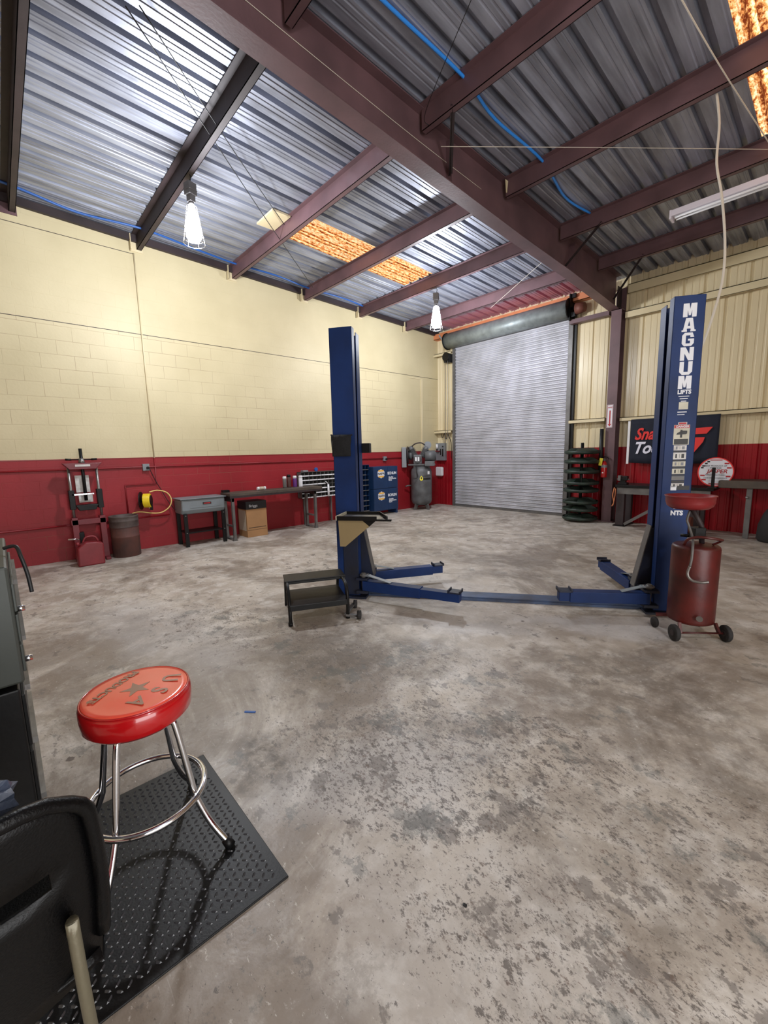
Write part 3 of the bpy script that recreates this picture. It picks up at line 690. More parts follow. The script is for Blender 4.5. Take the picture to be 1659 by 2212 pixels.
# ------------------------------------------------------------------ parts washer
T = thing('parts_washer', 'grey sink parts washer on black legs against the red wall', 'parts washer', (-7.48,2.50,0))
MB().prism([(-.20,.80),(.21,.80),(.20,.62),(.16,.55),(-.20,.55)],-.36,.36,'y').build('tub', M['washgrey'], T, .03, seg=3)
MB().box((-.24,-.38,.80),(.23,.38,.815)).build('lid', M['washgrey'], T, .006)
MB().box((.206,-.02,.70),(.211,.12,.735)).build('badge', M['ink'], T); MB().box((.2105,-.005,.71),(.212,.105,.725)).build('badge_stripe', M['inkred'], T)
MB().box((.2,-.22,.655),(.208,.28,.662)).build('front_ridge', M['washgrey'], T)
for x in (-.2,.18):
    for y in (-.34,.29): MB().box((x-.02,y,0),(x+.02,y+.06,.56)).build('leg', M['black'], T, .003)
MB().box((-.2,-.3,.22),(.16,.3,.24)).build('shelf', M['black'], T)
for y in (-.31,.32): MB().cyl((.2,y,.24),(.206,y,.24),.009,n=8).cyl((.2,y,.53),(.206,y,.53),.009,n=8).build('bolt', M['steel'], T)
o = MB().box((-.05,-.06,0),(.05,.06,.045)).cyl((.05,.02,.03),(.053,.02,.03),.008,n=8).build('switch_box', M['black'],bevel=.004); o.location=(-7.55,2.84,.865); 
# ------------------------------------------------------------------ left bench
T = thing('work_bench', 'long steel-legged workbench with a worn brown top by the block wall', 'workbench', (-7.44,3.84,0))
MB().box((-.12,-.94,.80),(.30,.98,.85)).build('bench_top', M['benchwood'], T, .004)
MB().box((.290,-.94,.765),(.30,.98,.80)).box((-.1,-.9,.70),(.27,-.86,.80)).box((-.1,.8,.70),(.27,.84,.80)).build('apron', M['darksteel'], T)
for y in (-.88,.83):
    for x in (-.11,.22):
        MB().prism([(y-.035,0),(y+.035,0),(y+.022,.08),(y+.022,.80),(y-.022,.80),(y-.022,.08)],x,x+.05,'x').build('leg', M['greysteel'], T)
    MB().bar((-.1,y,.26),(.23,y,.26),.03,.03).build('stretcher', M['greysteel'], T)
    MB().bar((-.1,y,.03),(.23,y,.03),.05,.01).build('foot_bar', M['greysteel'], T)
tag(o,'small black switch box sitting at the left end of the workbench','switch box')
o.location=(-7.50,2.97,.85)
T = thing('cardboard_box', 'tall brown cardboard box with black top band under the workbench', 'box', (-7.47,3.44,0))
MB().box((-.19,-.2,0),(.18,.2,.52)).build('carton', M['card'], T, .004)
MB().box((-.191,-.201,.52),(.182,.201,.665)).build('top_band', M['cardblack'], T)
MB().box((-.16,-.2015,.12),(.14,-.2,.50)).box((-.15,-.203,.30),(.13,-.2,.47)).build('side_label', M['cardlight'], T)
MB().box((.18,-.17,.17),(.1815,.17,.18)).box((.18,-.19,.13),(.1812,.19,.135)).build('print_stripe', M['ink'], T)
text('box_print','Briggs',.07,M['decal'],T,(.183,-.06,.58),FACE_PX)
T = thing('plastic_bottle', 'white plastic bottle with tan label lying on its side on the workbench', 'bottle', (-7.38,3.60,.85+.034))
MB().cyl((0,-.04,0),(0,.06,0),.033,n=20).build('bottle_body', M['cardlight'], T); MB().cyl((0,.06,0),(0,.09,0),.034,n=20).build('cap', M['white'], T); MB().cyl((0,-.075,0),(0,-.04,0),.028,.033,n=20).build('base', M['white'], T)
def spray(y,x,label,lab,h=.17,dark=False):
    T = thing('spray_can', label, 'spray can', (x,y,.85), 0, 'cans at the far end of the workbench')
    MB().lathe([(.038,0),(.04,.01),(.04,h),(.03,h+.02)],20).build('can_body', M[lab], T)
    MB().lathe([(.038,h+.0),(.038,h+.045),(.03,h+.055),(0,h+.055)],16).build('cap', M['black' if dark else 'white'], T)
    return T
spray(4.15,-7.46,'grey can with a white cap, leftmost on the workbench','greysteel'); spray(4.27,-7.50,'tall dark red can with black top between two white-capped ones','drumrust',.20,True)
spray(4.38,-7.46,'white and purple can near the metal bins','lilac'); spray(4.49,-7.42,'white-capped pale grey can touching the metal bins','white'); 

# ------------------------------------------------------------------ bolt-bin racks
def binrack(name,label,loc,w,h,d,rows,cols,mbody,strip):
    T = thing(name,label,'parts bin rack',loc)
    t=.006
    MB().box((0,0,0),(d,t,h)).box((0,w-t,0),(d,w,h)).box((0,0,0),(t,w,h)).box((0,0,h-t),(d,w,h)).build('case', M[mbody], T)
    b=MB()
    for i in range(rows): b.box((0,0,i*h/rows),(d,w,i*h/rows+t))
    b.build('shelves', M[mbody], T)
    b=MB()
    for j in range(1,cols): b.box((t,j*w/cols-t/2,0),(d-.01,j*w/cols+t/2,h))
    b.build('dividers', M[mbody], T)
    b=MB(); R=random.Random(3)
    for i in range(rows):
        y=.01
        while y < w-.03:
            L=min(w-.02-y, w/cols*R.choice([1,2,3]))
            if R.random()<.92: b.box((d,y,i*h/rows+.0),(d+.004,y+L-.008,i*h/rows+.022))
            y+=L
    b.build('label_strips', M[strip], T)
    return T
binrack('parts_bin_rack','open grey metal bin rack with white label strips behind the end of the workbench',(-7.74,4.60,.58),.90,.55,.16,6,9,'greysteel','white')
binrack('parts_bin_rack','blue-grey bin rack, narrow in view right of the left lift post',(-7.74,5.60,.12),.86,1.10,.17,9,8,'cabblue','steel')
for y in (4.72,5.42):
    o = MB().box((-7.72,y-.015,0),(-7.69,y+.015,.58)).build('rack_leg_bar', M['greysteel']); o['label']='thin grey support bar'
    o.parent = bpy.data.objects['parts_bin_rack']; o.location = -Vector((-7.74,4.60,.58)); o.name='support_leg'
o = MB().box((-.06,-.06,0),(.05,.06,.035)).build('small_box', M['panelgrey'],bevel=.004); o.location=(-7.62,4.72,1.131); tag(o,'small flat grey box on top of the metal bin rack','box')
o = MB().cyl((0,0,0),(.03,.0,0),.042,n=24).build('tape_roll', M['bluehosed'],bevel=.004); o.location=(-7.66,5.02,1.173); tag(o,'round blue tape roll standing on the metal bin rack','tape')
T = thing('grease_gun','white grease gun hanging nozzle-down on the metal bin rack','grease gun',(-7.54,5.25,.58))
MB().cyl((0,0,0),(0,0,.26),.022,n=16).build('barrel', M['white'], T); MB().tube([(0,0,.26),(0,-.03,.30),(0,-.07,.33)],.008,8).build('lever', M['white'], T); MB().tube([(0,0,0),(0,.01,-.1),(0,0,-.3),(0,.02,-.5)],.005,6).build('hose', M['cable'], T)
# NAPA cabinets
def napa(z,label,foot):
    T = thing('parts_cabinet',label,'cabinet',(-7.60,6.88,z),0,'stacked blue parts cabinets')
    MB().box((-.15,-.40,0),(.15,.40,.53)).build('body', M['cabblue'], T, .004)
    for y0,y1 in ((-.39,.06),(.065,.39)):
        d = MB().box((.15,y0,.01),(.156,y1,.52)).build('door', M['cabblue'], T, .002)
    hx = [(.075*math.cos(PI/6+PI/3*k)*.95, .075*math.sin(PI/6+PI/3*k)*1.35) for k in range(6)]
    hx = [(x*1.75,z_*1.1) for x,z_ in hx]
    MB().prism([(y-.16,z_+.36) for y,z_ in hx],.156,.159,'x').build('hexagon_logo', M['decal'], T)
    MB().box((.1591,-.245,.41),(.1605,-.075,.448)).box((.1591,-.245,.272),(.1605,-.075,.31)).build('logo_bands', M['gold'], T)
    text('logo_letters','NAPA',.075,M['ink'],T,(.161,-.16,.36),FACE_PX,off=.002,sx=1.05)
    text('brand_word','ECHLIN',.085,M['decal'],T,(.158,.20,.36),FACE_PX,off=.004,sx=1.0)
    for i,w in enumerate(('Quality','Automotive','Parts')): text('small_words',w,.045,M['decal'],T,(.158,.085,.265-.036*i),FACE_PX,off=.002,align='LEFT',sx=1.15)
    if foot:
        for y in (-.38,.33): MB().box((-.15,y,-.1),(.15,y+.05,0)).build('foot', M['cabblue'], T)
    return T
napa(.10,'lower of two blue parts cabinets with a yellow and white hexagon logo',True); napa(.635,'upper of two blue parts cabinets with a yellow and white hexagon logo',False)

# ------------------------------------------------------------------ compressor
T = thing('air_compressor','tall grey upright air compressor in the far left corner','air compressor',(-7.42,8.12,0),.74)
MB().lathe([(.0,.10),(.10,.105),(.20,.13),(.25,.18),(.27,.25),(.27,.98),(.25,1.05),(.18,1.11),(.08,1.135),(0,1.14)],40).build('tank', M['compgrey'], T)
for k in range(4):
    a=PI/4+PI/2*k; c,s_=math.cos(a),math.sin(a)
    MB().prism([(.12,.13),(.23,.16),(.27,.02),(.29,0),(.22,0)],-.02,.02,'y',Matrix.Rotation(a,4,'Z')).build('foot', M['greysteel'], T)
MB().box((-.34,-.16,1.15),(.36,.16,1.18)).build('top_plate', M['compgrey'], T, .004)
MB().box((-.2,-.1,1.08),(.22,.1,1.15)).build('plate_mount', M['compgrey'], T)
MB().box((-.20,-.12,1.18),(.02,.12,1.42)).cyl((-.09,-.15,1.30),(-.09,-.11,1.30),.09,n=20).build('crankcase', M['compgrey'], T, .02)
for x,s in ((-.16,-1),(.03,1)):
    R_ = Matrix.Translation((x,-.02,1.36)) @ Matrix.Rotation(s*.42,4,'Y')
    b=MB(); b.lathe([(.07,0),(.07,.24),(.055,.30),(.0,.31)],20,(0,0,0),R_)
    for k in range(8): b.lathe([(.071,.03+.026*k),(.10,.033+.026*k),(.10,.041+.026*k),(.071,.044+.026*k)],20,(0,0,0),R_,True,False)
    b.build('cylinder_head', M['compgrey'], T)
MB().tube(smoothpts([(-.25,-.04,1.62),(-.15,-.08,1.70),(0,-.08,1.72),(.10,-.05,1.66)]),.016,8).build('head_pipe', M['darksteel'], T)
MB().cyl((.17,-.06,1.66),(.17,.06,1.66),.095,n=28).cyl((.17,-.075,1.66),(.17,-.06,1.66),.055,n=20).build('air_filter', M['panelgrey'], T)
MB().cyl((.10,-.02,1.38),(.36,-.02,1.38),.145,n=28).cyl((.36,-.02,1.38),(.385,-.02,1.38),.11,n=24).build('motor', M['compgrey'], T)
MB().cyl((-.36,.02,1.42),(-.33,.02,1.42),.22,n=32).build('flywheel', M['darksteel'], T)
MB().cyl((-.33,.02,1.42),(-.24,.02,1.42),.10,.14,n=24).build('pump_end', M['compgrey'], T)
MB().box((-.50,-.12,1.10),(-.38,.22,1.62)).build('belt_guard', M['panelgrey'], T, .01)
MB().box((.09,-.275,1.13),(.34,-.2,1.25)).build('control_box', M['compgrey'], T, .006)
MB().box((-.155,-.155,1.26),(-.115,-.15,1.36)).box((-.09,-.155,1.26),(-.05,-.15,1.36)).build('sight_labels', M['white'], T)
MB().tube(smoothpts([(-.12,-.2,1.15),(-.12,-.28,1.0),(-.10,-.30,.85),(-.2,-.3,.82)]),.01,8).build('oil_line', M['cable'], T)
a0=-PI/2
def curved(T,name,a1,a2,z0,z1,m,r=.2725):
    n=8; vs=[(r*math.cos(a1+(a2-a1)*i/n), r*math.sin(a1+(a2-a1)*i/n), z) for z in (z0,z1) for i in range(n+1)]
    MB().add(vs,[(i,i+1,n+2+i,n+1+i) for i in range(n)],True).build(name,M[m],T)
curved(T,'dark_label',-1.45,-.55,.78,.83,'ink'); curved(T,'model_stripe',-1.45,-.55,.87,.885,'darksteel'); curved(T,'white_sticker',-.95,-.7,.92,1.0,'white')
b=MB(); pr=[(0,.06),(.03,.02),(.045,-.02),(.035,-.055),(0,-.07),(-.035,-.055),(-.045,-.02),(-.03,.02)]
b.prism([(x,z+.83) for x,z in pr],-.283,-.279,'y'); b.build('yellow_drop_label', M['yellowlabel'], T)
MB().prism([(0,.87),(.018,.82),(0,.79),(-.018,.82)],-.285,-.283,'y').build('drop_symbol', M['ink'], T)
MB().tube([(-.27,0,.62),(-.36,-.03,.62),(-.42,-.06,.60)],.018,8).build('outlet_valve', M['greysteel'], T)

# back-left corner wall items
T = thing('breaker_panel','grey electrical breaker panel on the back wall left of the shutter','electrical panel',(-7.62,YB,1.24))
MB().box((-.17,-.1,0),(.17,0,.48)).build('box', M['panelgrey'], T, .004)
MB().box((.02,-.106,.12),(.15,-.1,.40)).build('breaker_door', M['panelgrey'], T); MB().box((.02,-.11,.15),(.06,-.105,.32)).box((.09,-.11,.12),(.14,-.105,.32)).box((.09,-.11,.36),(.14,-.105,.40)).build('breaker_switches', M['ink'], T)
T = thing('towel_dispenser','white rounded plastic dispenser on the red wall behind the compressor','dispenser',(-7.66,YB,.80),0)
MB().box((-.14,-.1,0),(.12,0,.26)).build('housing', M['white'], T, .04, seg=3)
T = thing('candle_bottle','small white bottle on the wall ledge above the compressor','bottle',(-7.70,YB-.12,1.51))
MB().cyl((0,0,.06),(0,0,.18),.03,n=16).build('bottle_body', M['white'], T); MB().cyl((0,0,0),(0,0,.06),.016,n=10).build('stem', M['black'], T); 
o=MB().box((-7.76,YB-.18,1.49),(-7.6,YB-.02,1.51)).build('wall_ledge', M['redpaint']); tag(o,'small red ledge holding a white bottle in the corner','shelf')
for i,(x,l) in enumerate(((-7.52,'left one of two by the shutter chain'),(-7.32,'right one of two by the shutter chain'))):
    o=MB().cyl((x,YB-.03,1.5 if i else 1.7),(x,YB-.03,4.3),.012,n=8).build('wall_pipe', M['cream']); tag(o,'thin cream pipe running up the back wall, '+l,'pipe','pipes by the shutter')
cable('tangled_wire', [(-7.6,YB-.05,2.0),(-7.55,YB-.06,1.86),(-7.48,YB-.05,1.98),(-7.42,YB-.06,1.82),(-7.38,YB-.05,1.95),(-7.3,YB-.06,1.85),(-7.25,YB-.05,1.7),(-7.25,YB-.05,1.3)], .008, 'cable', 'tangled dark wires above the breaker panel', 'wire')

# ------------------------------------------------------------------ revolving bins
T = thing('revolving_bin_stand','dark green revolving parts bin stand with eight round trays right of the shutter','parts bin',(-3.60,8.78,0))
MB().cyl((0,0,0),(0,0,1.60),.03,n=14).build('pole', M['black'], T)
def tray(z,k):
    r=.335; b=MB()
    b.lathe([(.03,.012),(r-.06,.0),(r-.012,.012),(r,.03),(r,.07),(r-.006,.07),(r-.006,.03),(.03,.025)],40)
    # raised pie dividers climbing to the pole
    for j in range(6):
        a=2*PI*j/6+.37*k; Mz=Matrix.Rotation(a,4,'Z')
        b.prism([(.03,.015),(r-.03,.015),(r-.02,.06),(.20,.125),(.03,.12)],-.003,.003,'y',Mz)
    for j in (0,2,4):
        a=2*PI*j/6+.37*k; n=6; vs=[]
        for i in range(n+1):
            t=a+(PI/3)*i/n; vs+=[(r*.97*math.cos(t),r*.97*math.sin(t),.06),(.2*math.cos(t),.2*math.sin(t),.122),(.05*math.cos(t),.05*math.sin(t),.12)]
        b.add(vs,[(3*i+q_,3*i+1+q_,3*i+4+q_,3*i+3+q_) for i in range(n) for q_ in (0,1)],True)
    o=b.build('round_tray', M['green'], T); o.location=(0,0,z); return o
for k,z in enumerate((.03,.21,.36,.60,.75,.98,1.18,1.37)):
    t=tray(z,k)
    if k in (0,4,6): 
        R=random.Random(k); c=MB().box((-.05,-.012,0),(.05,.012,.03)).build('bright_part', M['chrome'], t); c.location=(.02,-.22,.03); c.rotation_euler=(0,0,R.uniform(-.4,.4))
# black pipe on the column and extinguisher, arrow sign
o=MB().cyl((-3.285,8.90,1.05),(-3.285,8.90,1.86),.035,n=14).build('downpipe', M['cable']); tag(o,'black pipe strapped to the left side of the column','pipe')
T = thing('fire_extinguisher','small red fire extinguisher with a yellow tag hanging on the column','fire extinguisher',(-3.20,8.87,.90))
MB().lathe([(.0,0),(.052,.004),(.058,.02),(.058,.24),(.046,.29),(.02,.32),(.018,.34)],24).build('cylinder', mat('extinguisher_red',(176,24,26),.3,coat=.4), T)
MB().lathe([(.0585,.20),(.0585,.25)],24,cap=False).build('white_band', M['panelgrey'], T)
MB().box((-.02,-.02,.33),(.02,.02,.38)).build('valve', M['greysteel'], T)
MB().tube([(-.05,0,.40),(0,0,.42),(.06,0,.40),(.08,0,.36)],.008,6).build('handle', M['black'], T)
MB().tube(smoothpts([(.0,0,.35),(-.05,-.02,.33),(-.058,-.02,.2),(-.055,-.01,.05)]),.008,6).build('hose', M['black'], T)
o=MB().box((-.035,-.002,0),(.025,.0,.15)).build('inspection_tag', M['yellowlabel'], T); o.location=(-.05,-.062,.24); o.rotation_euler=(0,.15,0)
MB().cyl((.0,-.061,.10),(.0,-.057,.10),.014,n=12).build('round_label', M['white'], T)
T = thing('arrow_sign','white and red sign with a down arrow on the column','sign',(-3.17,8.956,1.88))
MB().box((-.055,-.003,0),(.055,0,.44)).build('plate', M['decal'], T)
MB().box((-.05,-.0045,.005),(-.044,-.003,.435)).box((.044,-.0045,.005),(.05,-.003,.435)).box((-.05,-.0045,.43),(.05,-.003,.435)).box((-.05,-.0045,.005),(.05,-.003,.01)).prism([(0,.02),(.034,.07),(.012,.07),(.012,.33),(-.012,.33),(-.012,.07),(-.034,.07)],-.0045,-.003,'y').build('arrow', M['inkred'], T)
text('sign_word','FIRE',.044,M['inkred'],T,(0,-.004,.385),FACE_MY,off=.001)

# ------------------------------------------------------------------ flag
T = thing('tool_flag','navy banner with red and white lettering hanging behind the right lift post','banner',(-2.14,YB-.17,1.19))
b=MB(); nx,nz=28,8; vs=[]
for j in range(nz+1):
    for i in range(nx+1):
        x=-.67+1.36*i/nx; z=.82*j/nz; vs.append((x+ .02*(1-j/nz)*0, .02*math.sin(i*.9)*(1-j/nz)*.5+.006*math.sin(i*1.7), z-.02*math.sin(PI*i/nx)*(1 if j==0 else 0)))
fs=[(j*(nx+1)+i,j*(nx+1)+i+1,(j+1)*(nx+1)+i+1,(j+1)*(nx+1)+i) for j in range(nz) for i in range(nx)]
b.add(vs,fs,True); fo=b.build('cloth', M['navycloth'], T); so=fo.modifiers.new('solid','SOLIDIFY'); so.thickness=.003
MB().box((-.715,-.012,-.02),(-.675,.0,.79)).build('white_hem', M['white'], T)
text('top_word','Snap-on',.30,M['logored'],T,(-.59,-.022,.53),FACE_MY,shear=.35,off=.008,align='LEFT',sx=.78)
text('bottom_word','Tools',.30,M['logowhite'],T,(-.61,-.022,.27),FACE_MY,shear=.35,off=.008,align='LEFT',sx=.85)
b=MB().prism([(.22,.60),(.60,.61),(.52,.50),(.22,.49)],-.026,-.020,'y').prism([(.22,.445),(.50,.44),(.48,.36),(.36,.18),(.22,.10)],-.026,-.020,'y'); b.build('s_emblem', M['logored'], T)

# ------------------------------------------------------------------ right benches
T = thing('steel_work_table','heavy dark steel work table with a diagonal brace behind the right lift post','workbench',(-2.05,8.80,0))
MB().box((-.83,-.22,.74),(.66,.34,.79)).build('bench_top', M['black'], T, .004)
MB().box((-.80,-.2,.62),(.62,-.16,.74)).build('front_rail', M['greysteel'], T)
for x in (-.74,.42): 
    for y in (-.14,.26): MB().box((x-.07,y-.05,.02),(x+.07,y+.05,.74)).build('leg', M['darksteel'], T, .004)
    MB().box((x-.1,-.22,0),(x+.1,.32,.02)).build('foot_plate', M['black'], T)
MB().bar((-.66,-.15,.04),(-.02,-.15,.50),.05,.05).bar((-.3,-.15,.30),(.1,-.15,.34),.03,.03).build('diagonal_brace', M['greysteel'], T)
T = thing('bench_vise','small dark bench vise on the left end of the steel work table','vise',(-2.80,8.72,.79))
MB().box((-.07,-.06,0),(.09,.06,.04)).box((-.04,-.04,.04),(.06,.04,.10)).build('base', M['black'], T, .005)
MB().box((-.07,-.06,.07),(-.02,.06,.17)).build('fixed_jaw', M['greysteel'], T, .004)
MB().box((.0,-.05,.08),(.09,.06,.16)).build('moving_jaw', M['black'], T, .01)
MB().cyl((-.1,0,.10),(.12,0,.10),.012,n=10).build('screw', M['steel'], T)
T = thing('orange_rag','orange strap hanging from the left end of the steel work table','strap',(-2.88,8.55,.38)); MB().tube(smoothpts([(0,0,.36),(-.02,-.01,.22),(.0,0,.08),(-.03,0,0)]),.01,6).tube(smoothpts([(0.02,0,.34),(.02,-.01,.2),(-.01,0,.02)]),.008,6).build('strap_loop', M['orange'], T)
T = thing('wall_bench','dark wall bench with a thick top at the right edge of the photo','workbench',(-.35,8.86,0))
MB().box((-.99,-.24,.80),(1.3,.30,.92)).build('bench_top', M['benchwood'], T, .01)
for x in (-.60,1.1): MB().box((x-.035,-.2,0),(x+.035,-.13,.80)).build('leg', M['greysteel'], T, .004)
MB().cyl((-.64,-.21,.66),(-.60,-.21,.66),.016,n=10).build('leg_bolt', M['steel'], T)
T = thing('shop_bag','dark grey sack standing under the wall bench','sack',(-.62,8.62,0)); 
MB().lathe([(.17,0),(.2,.04),(.19,.25),(.14,.42),(.10,.50),(0,.52)],20).build('sack_body', M['tyre'], T)
T = thing('round_sign','round white sign with a red logo and grey lettering leaning on the bench','sign',(-1.41,8.74,1.05))
Md=Matrix.Rotation(PI/2,4,'X')
MB().lathe([(0,-.006),(.235,-.006),(.24,0),(.235,.006),(0,.006)],48,(0,0,0),Md,False).build('disc', M['decal'], T)
MB().lathe([(.226,.006),(.226,.010),(.242,.010),(.242,.006)],48,(0,0,0),Md,False,False).build('rim', M['logored'], T)
text('sign_name','JASPER',.09,M['inkred'],T,(.02,-.009,.01),FACE_MY,shear=.2,off=.001)
text('sign_line','BEST PRODUCT OF',.034,M['ink'],T,(0,-.009,.10),FACE_MY); text('sign_line','THE YEAR',.034,M['ink'],T,(0,-.009,.065),FACE_MY); text('sign_line','REMANUFACTURED',.03,M['inkgrey'],T,(0,-.009,-.05),FACE_MY); text('sign_line','DRIVE WITH CONFIDENCE',.026,M['inkgrey'],T,(0,-.009,-.10),FACE_MY)
for (x,z) in ((.14,.14),(.175,.07),(.17,-.07),(-.15,-.13),(-.17,-.06),(.12,-.15)): MB().box((x-.03,-.009,z-.012),(x+.03,-.007,z+.012)).build('red_mark', M['inkred'], T)
MB().box((-.08,-.009,.19),(.08,-.007,.205)).build('red_mark', M['inkred'], T); MB().box((-.08,-.009,-.205),(.08,-.007,-.19)).build('red_mark', M['inkred'], T)
for (x,z) in ((-.10,.17),(-.13,.14),(-.165,.10),(-.18,.07)): MB().box((x-.018,-.009,z-.012),(x+.018,-.007,z+.012)).build('black_mark', M['ink'], T)
MB().box((-.035,.0,-.26),(.035,.02,-.2)).build('sign_foot', M['black'], T)
T = thing('steel_stub_post','black upright bar in front of the round sign','post',(-1.38,8.42,.72)); MB().box((-.022,-.015,0),(.022,.015,.34)).build('bar', M['black'], T); MB().box((-.06,-.05,-.0),(.06,.05,.02)).build('mount', M['black'], T)
T['label']='black upright steel bar standing on the bench in front of the round sign'
T.location=(-1.41,8.6,.79)
T = thing('floor_motor','rusty round motor housing on the floor under the steel table','motor',(-1.75,8.5,0)); MB().cyl((-.12,0,.16),(.12,0,.16),.14,n=24).build('housing', M['rust'], T); MB().box((-.16,-.12,0),(.16,.12,.04)).build('base', M['black'], T)
T = thing('white_canister','small pale canister standing under the steel table','canister',(-1.98,8.45,0)); MB().lathe([(.06,0),(.06,.34),(.04,.37),(0,.37)],20).build('canister_body', M['cardlight'], T)

# ------------------------------------------------------------------ two-post lift
TH = math.atan2(.576,.817)
def LW(u,v,z=0.): return (u*.817-v*.576, u*.576+v*.817, z)
OU,OV=.2,4.2
LIFT = thing('two_post_lift','blue two-post car lift with four low swing arms in the middle of the floor','car lift',LW(OU,OV),TH)
def L(u,v): return (u-OU, v-OV)
HP=2.71
def post(u_in,u_out,s):
    # C section, open toward the middle of the lift
    a,c = u_in-OU,u_out-OU; v0,v1=4.07-OV,4.33-OV; t=.008; lip=.085
    sgn = 1 if c>a else -1
    b=MB()
    def bx(x0,x1,y0,y1,h=HP): b.box((min(x0,x1),y0,0.02),(max(x0,x1),y1,h))
    bx(c-sgn*t,c,v0,v1); bx(a,c,v0,v0+t); bx(a,c,v1-t,v1,HP-.02); bx(a,a+sgn*t,v0,v0+lip); bx(a,a+sgn*t,v1-lip-.03,v1,HP-.02)
    p=b.build('post', M['blue'], LIFT, .003)
    MB().box((min(a,c)-.08,v0-.06,0),(max(a,c)+.08,v1+.06,.02)).build('base_plate', M['bluedark'], p)
    return p
PLft=post(-1.178,-1.41,-1); PRgt=post(1.585,1.815,1)
PLft['label']='left blue post with a clean front face'; PRgt['label']='right blue post carrying white lettering and warning decals'
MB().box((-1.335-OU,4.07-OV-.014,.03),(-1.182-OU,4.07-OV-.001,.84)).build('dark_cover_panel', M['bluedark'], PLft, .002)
# decals on the right post (front face v = 4.07)
fv=4.07-OV-.0012
def decal(name,u0,u1,z0,z1,m,k=0): return MB().box((u0-OU,fv-.0006*(1+k),z0),(u1-OU,fv+.0012,z1)).build(name,M[m],PRgt)
GL={'M':[[(-.06,0),(.32,0),(.32,1),(-.06,1)],[(.68,0),(1.06,0),(1.06,1),(.68,1)],[(.2,1),(.42,1),(.58,.12),(.42,.12)],[(.8,1),(.58,1),(.42,.12),(.58,.12)]],
'A':[[(-.08,0),(.36,0),(.36,.12),(-.08,.12)],[(.64,0),(1.08,0),(1.08,.12),(.64,.12)],[(0,0),(.30,0),(.55,1),(.22,1)],[(1,0),(.70,0),(.45,1),(.78,1)],[(.2,.22),(.8,.22),(.74,.42),(.26,.42)]],
'G':[[(0,.2),(.32,.2),(.32,.8),(0,.8)],[(.2,1),(.85,1),(.7,.8),(.32,.8),(0,.8)],[(0,.2),(.32,.2),(.68,.2),(1,.2),(.8,0),(.2,0)],[(.68,.2),(1,.2),(1,.52),(.68,.52)],[(.5,.40),(1,.40),(1,.54),(.5,.54)],[(.68,.66),(1,.66),(.85,1),(.68,.9)]],
'N':[[(-.06,0),(.30,0),(.30,1),(-.06,1)],[(.70,0),(1.06,0),(1.06,1),(.70,1)],[(0,1),(.36,1),(1,0),(.64,0)]],
'U':[[(-.04,.2),(.32,.2),(.32,1),(-.04,1)],[(.68,.2),(1.04,.2),(1.04,1),(.68,1)],[(-.04,.22),(.32,.22),(.68,.22),(1.04,.22),(.8,0),(.2,0)]]}
def slab(ch,cx,cz,w_,h_):
    b=MB()
    for k,poly in enumerate(GL[ch]): b.prism([(cx+(x-.5)*w_,cz+(z_-.5)*h_) for x,z_ in poly],fv-.0006-.0001*k,fv+.0012,'y')
    b.build('letter_decal', M['decal'], PRgt)
for i,ch in enumerate('MAGNUM'):
    slab(ch,1.703-OU-.0015*i*0,2.593-.1145*i,.088,.106)
text('lifts_decal','LIFTS',.045,M['decal'],PRgt,(1.705-OU,fv-.001,1.942),FACE_MY,off=.002)
for k in range(3): decal('fine_print_decal',1.665+.01*k,1.745-.01*k,1.905-.02*k,1.911-.02*k,'decal')
decal('small_sticker',1.672,1.742,1.80,1.86,'decalcream'); decal('sticker_line',1.665,1.735,1.775,1.782,'decal'); decal('sticker_line',1.665,1.72,1.755,1.76,'decal')
decal('danger_decal',1.648,1.768,1.505,1.672,'decalcream'); decal('danger_tab',1.678,1.745,1.674,1.695,'paper'); decal('danger_tab_print',1.684,1.739,1.677,1.691,'inkred',1); decal('danger_header',1.65,1.766,1.645,1.670,'inkred',1)
text('danger_word','DANGER',.024,M['decal'],PRgt,(1.712-OU,fv-.003,1.657),FACE_MY,off=.0006)
decal('pictogram_panel',1.655,1.761,1.508,1.555,'ink',1); 
b=MB().prism([(1.67-OU,1.59),(1.675-OU,1.605),(1.69-OU,1.612),(1.705-OU,1.625),(1.75-OU,1.622),(1.75-OU,1.60),(1.74-OU,1.592)],fv-.0015,fv,'y').box((1.698-OU,fv-.0015,1.565),(1.714-OU,fv,1.63)); b.build('car_pictogram', M['ink'], PRgt)
z=1.50
R=random.Random(11)
for i,(h,m) in enumerate([(.042,'paper'),(.012,'ink'),(.058,'paper'),(.012,'ink'),(.042,'decalcream'),(.014,'ink'),(.046,'decalcream'),(.012,'ink'),(.034,'greysteel'),(.022,'ink'),(.034,'paper')]):
    decal('warning_decal',1.657,1.755,z-h,z,m)
    if m in('paper','decalcream'):
        b=MB()
        for (u,w) in ((1.68,.012),(1.705,.002),(1.73,.02)): b.box((u-w/2-OU,fv-.0015,z-h*.8),(u+w/2-OU,fv,z-h*.2))
        b.build('decal_symbols', M['ink'] if i%4 else M['inkgrey'], PRgt)
    z-=h+.003
decal('small_car_decal',1.655,1.70,1.115,1.155,'decal'); decal('black_decal',1.703,1.80,1.12,1.155,'ink')
text('side_letters','NTS',.055,M['decal'],PRgt,(1.716-OU,fv-.001,.915),FACE_MY,off=.003,sx=.95); decal('letters_bar',1.69,1.765,.953,.962,'decal')
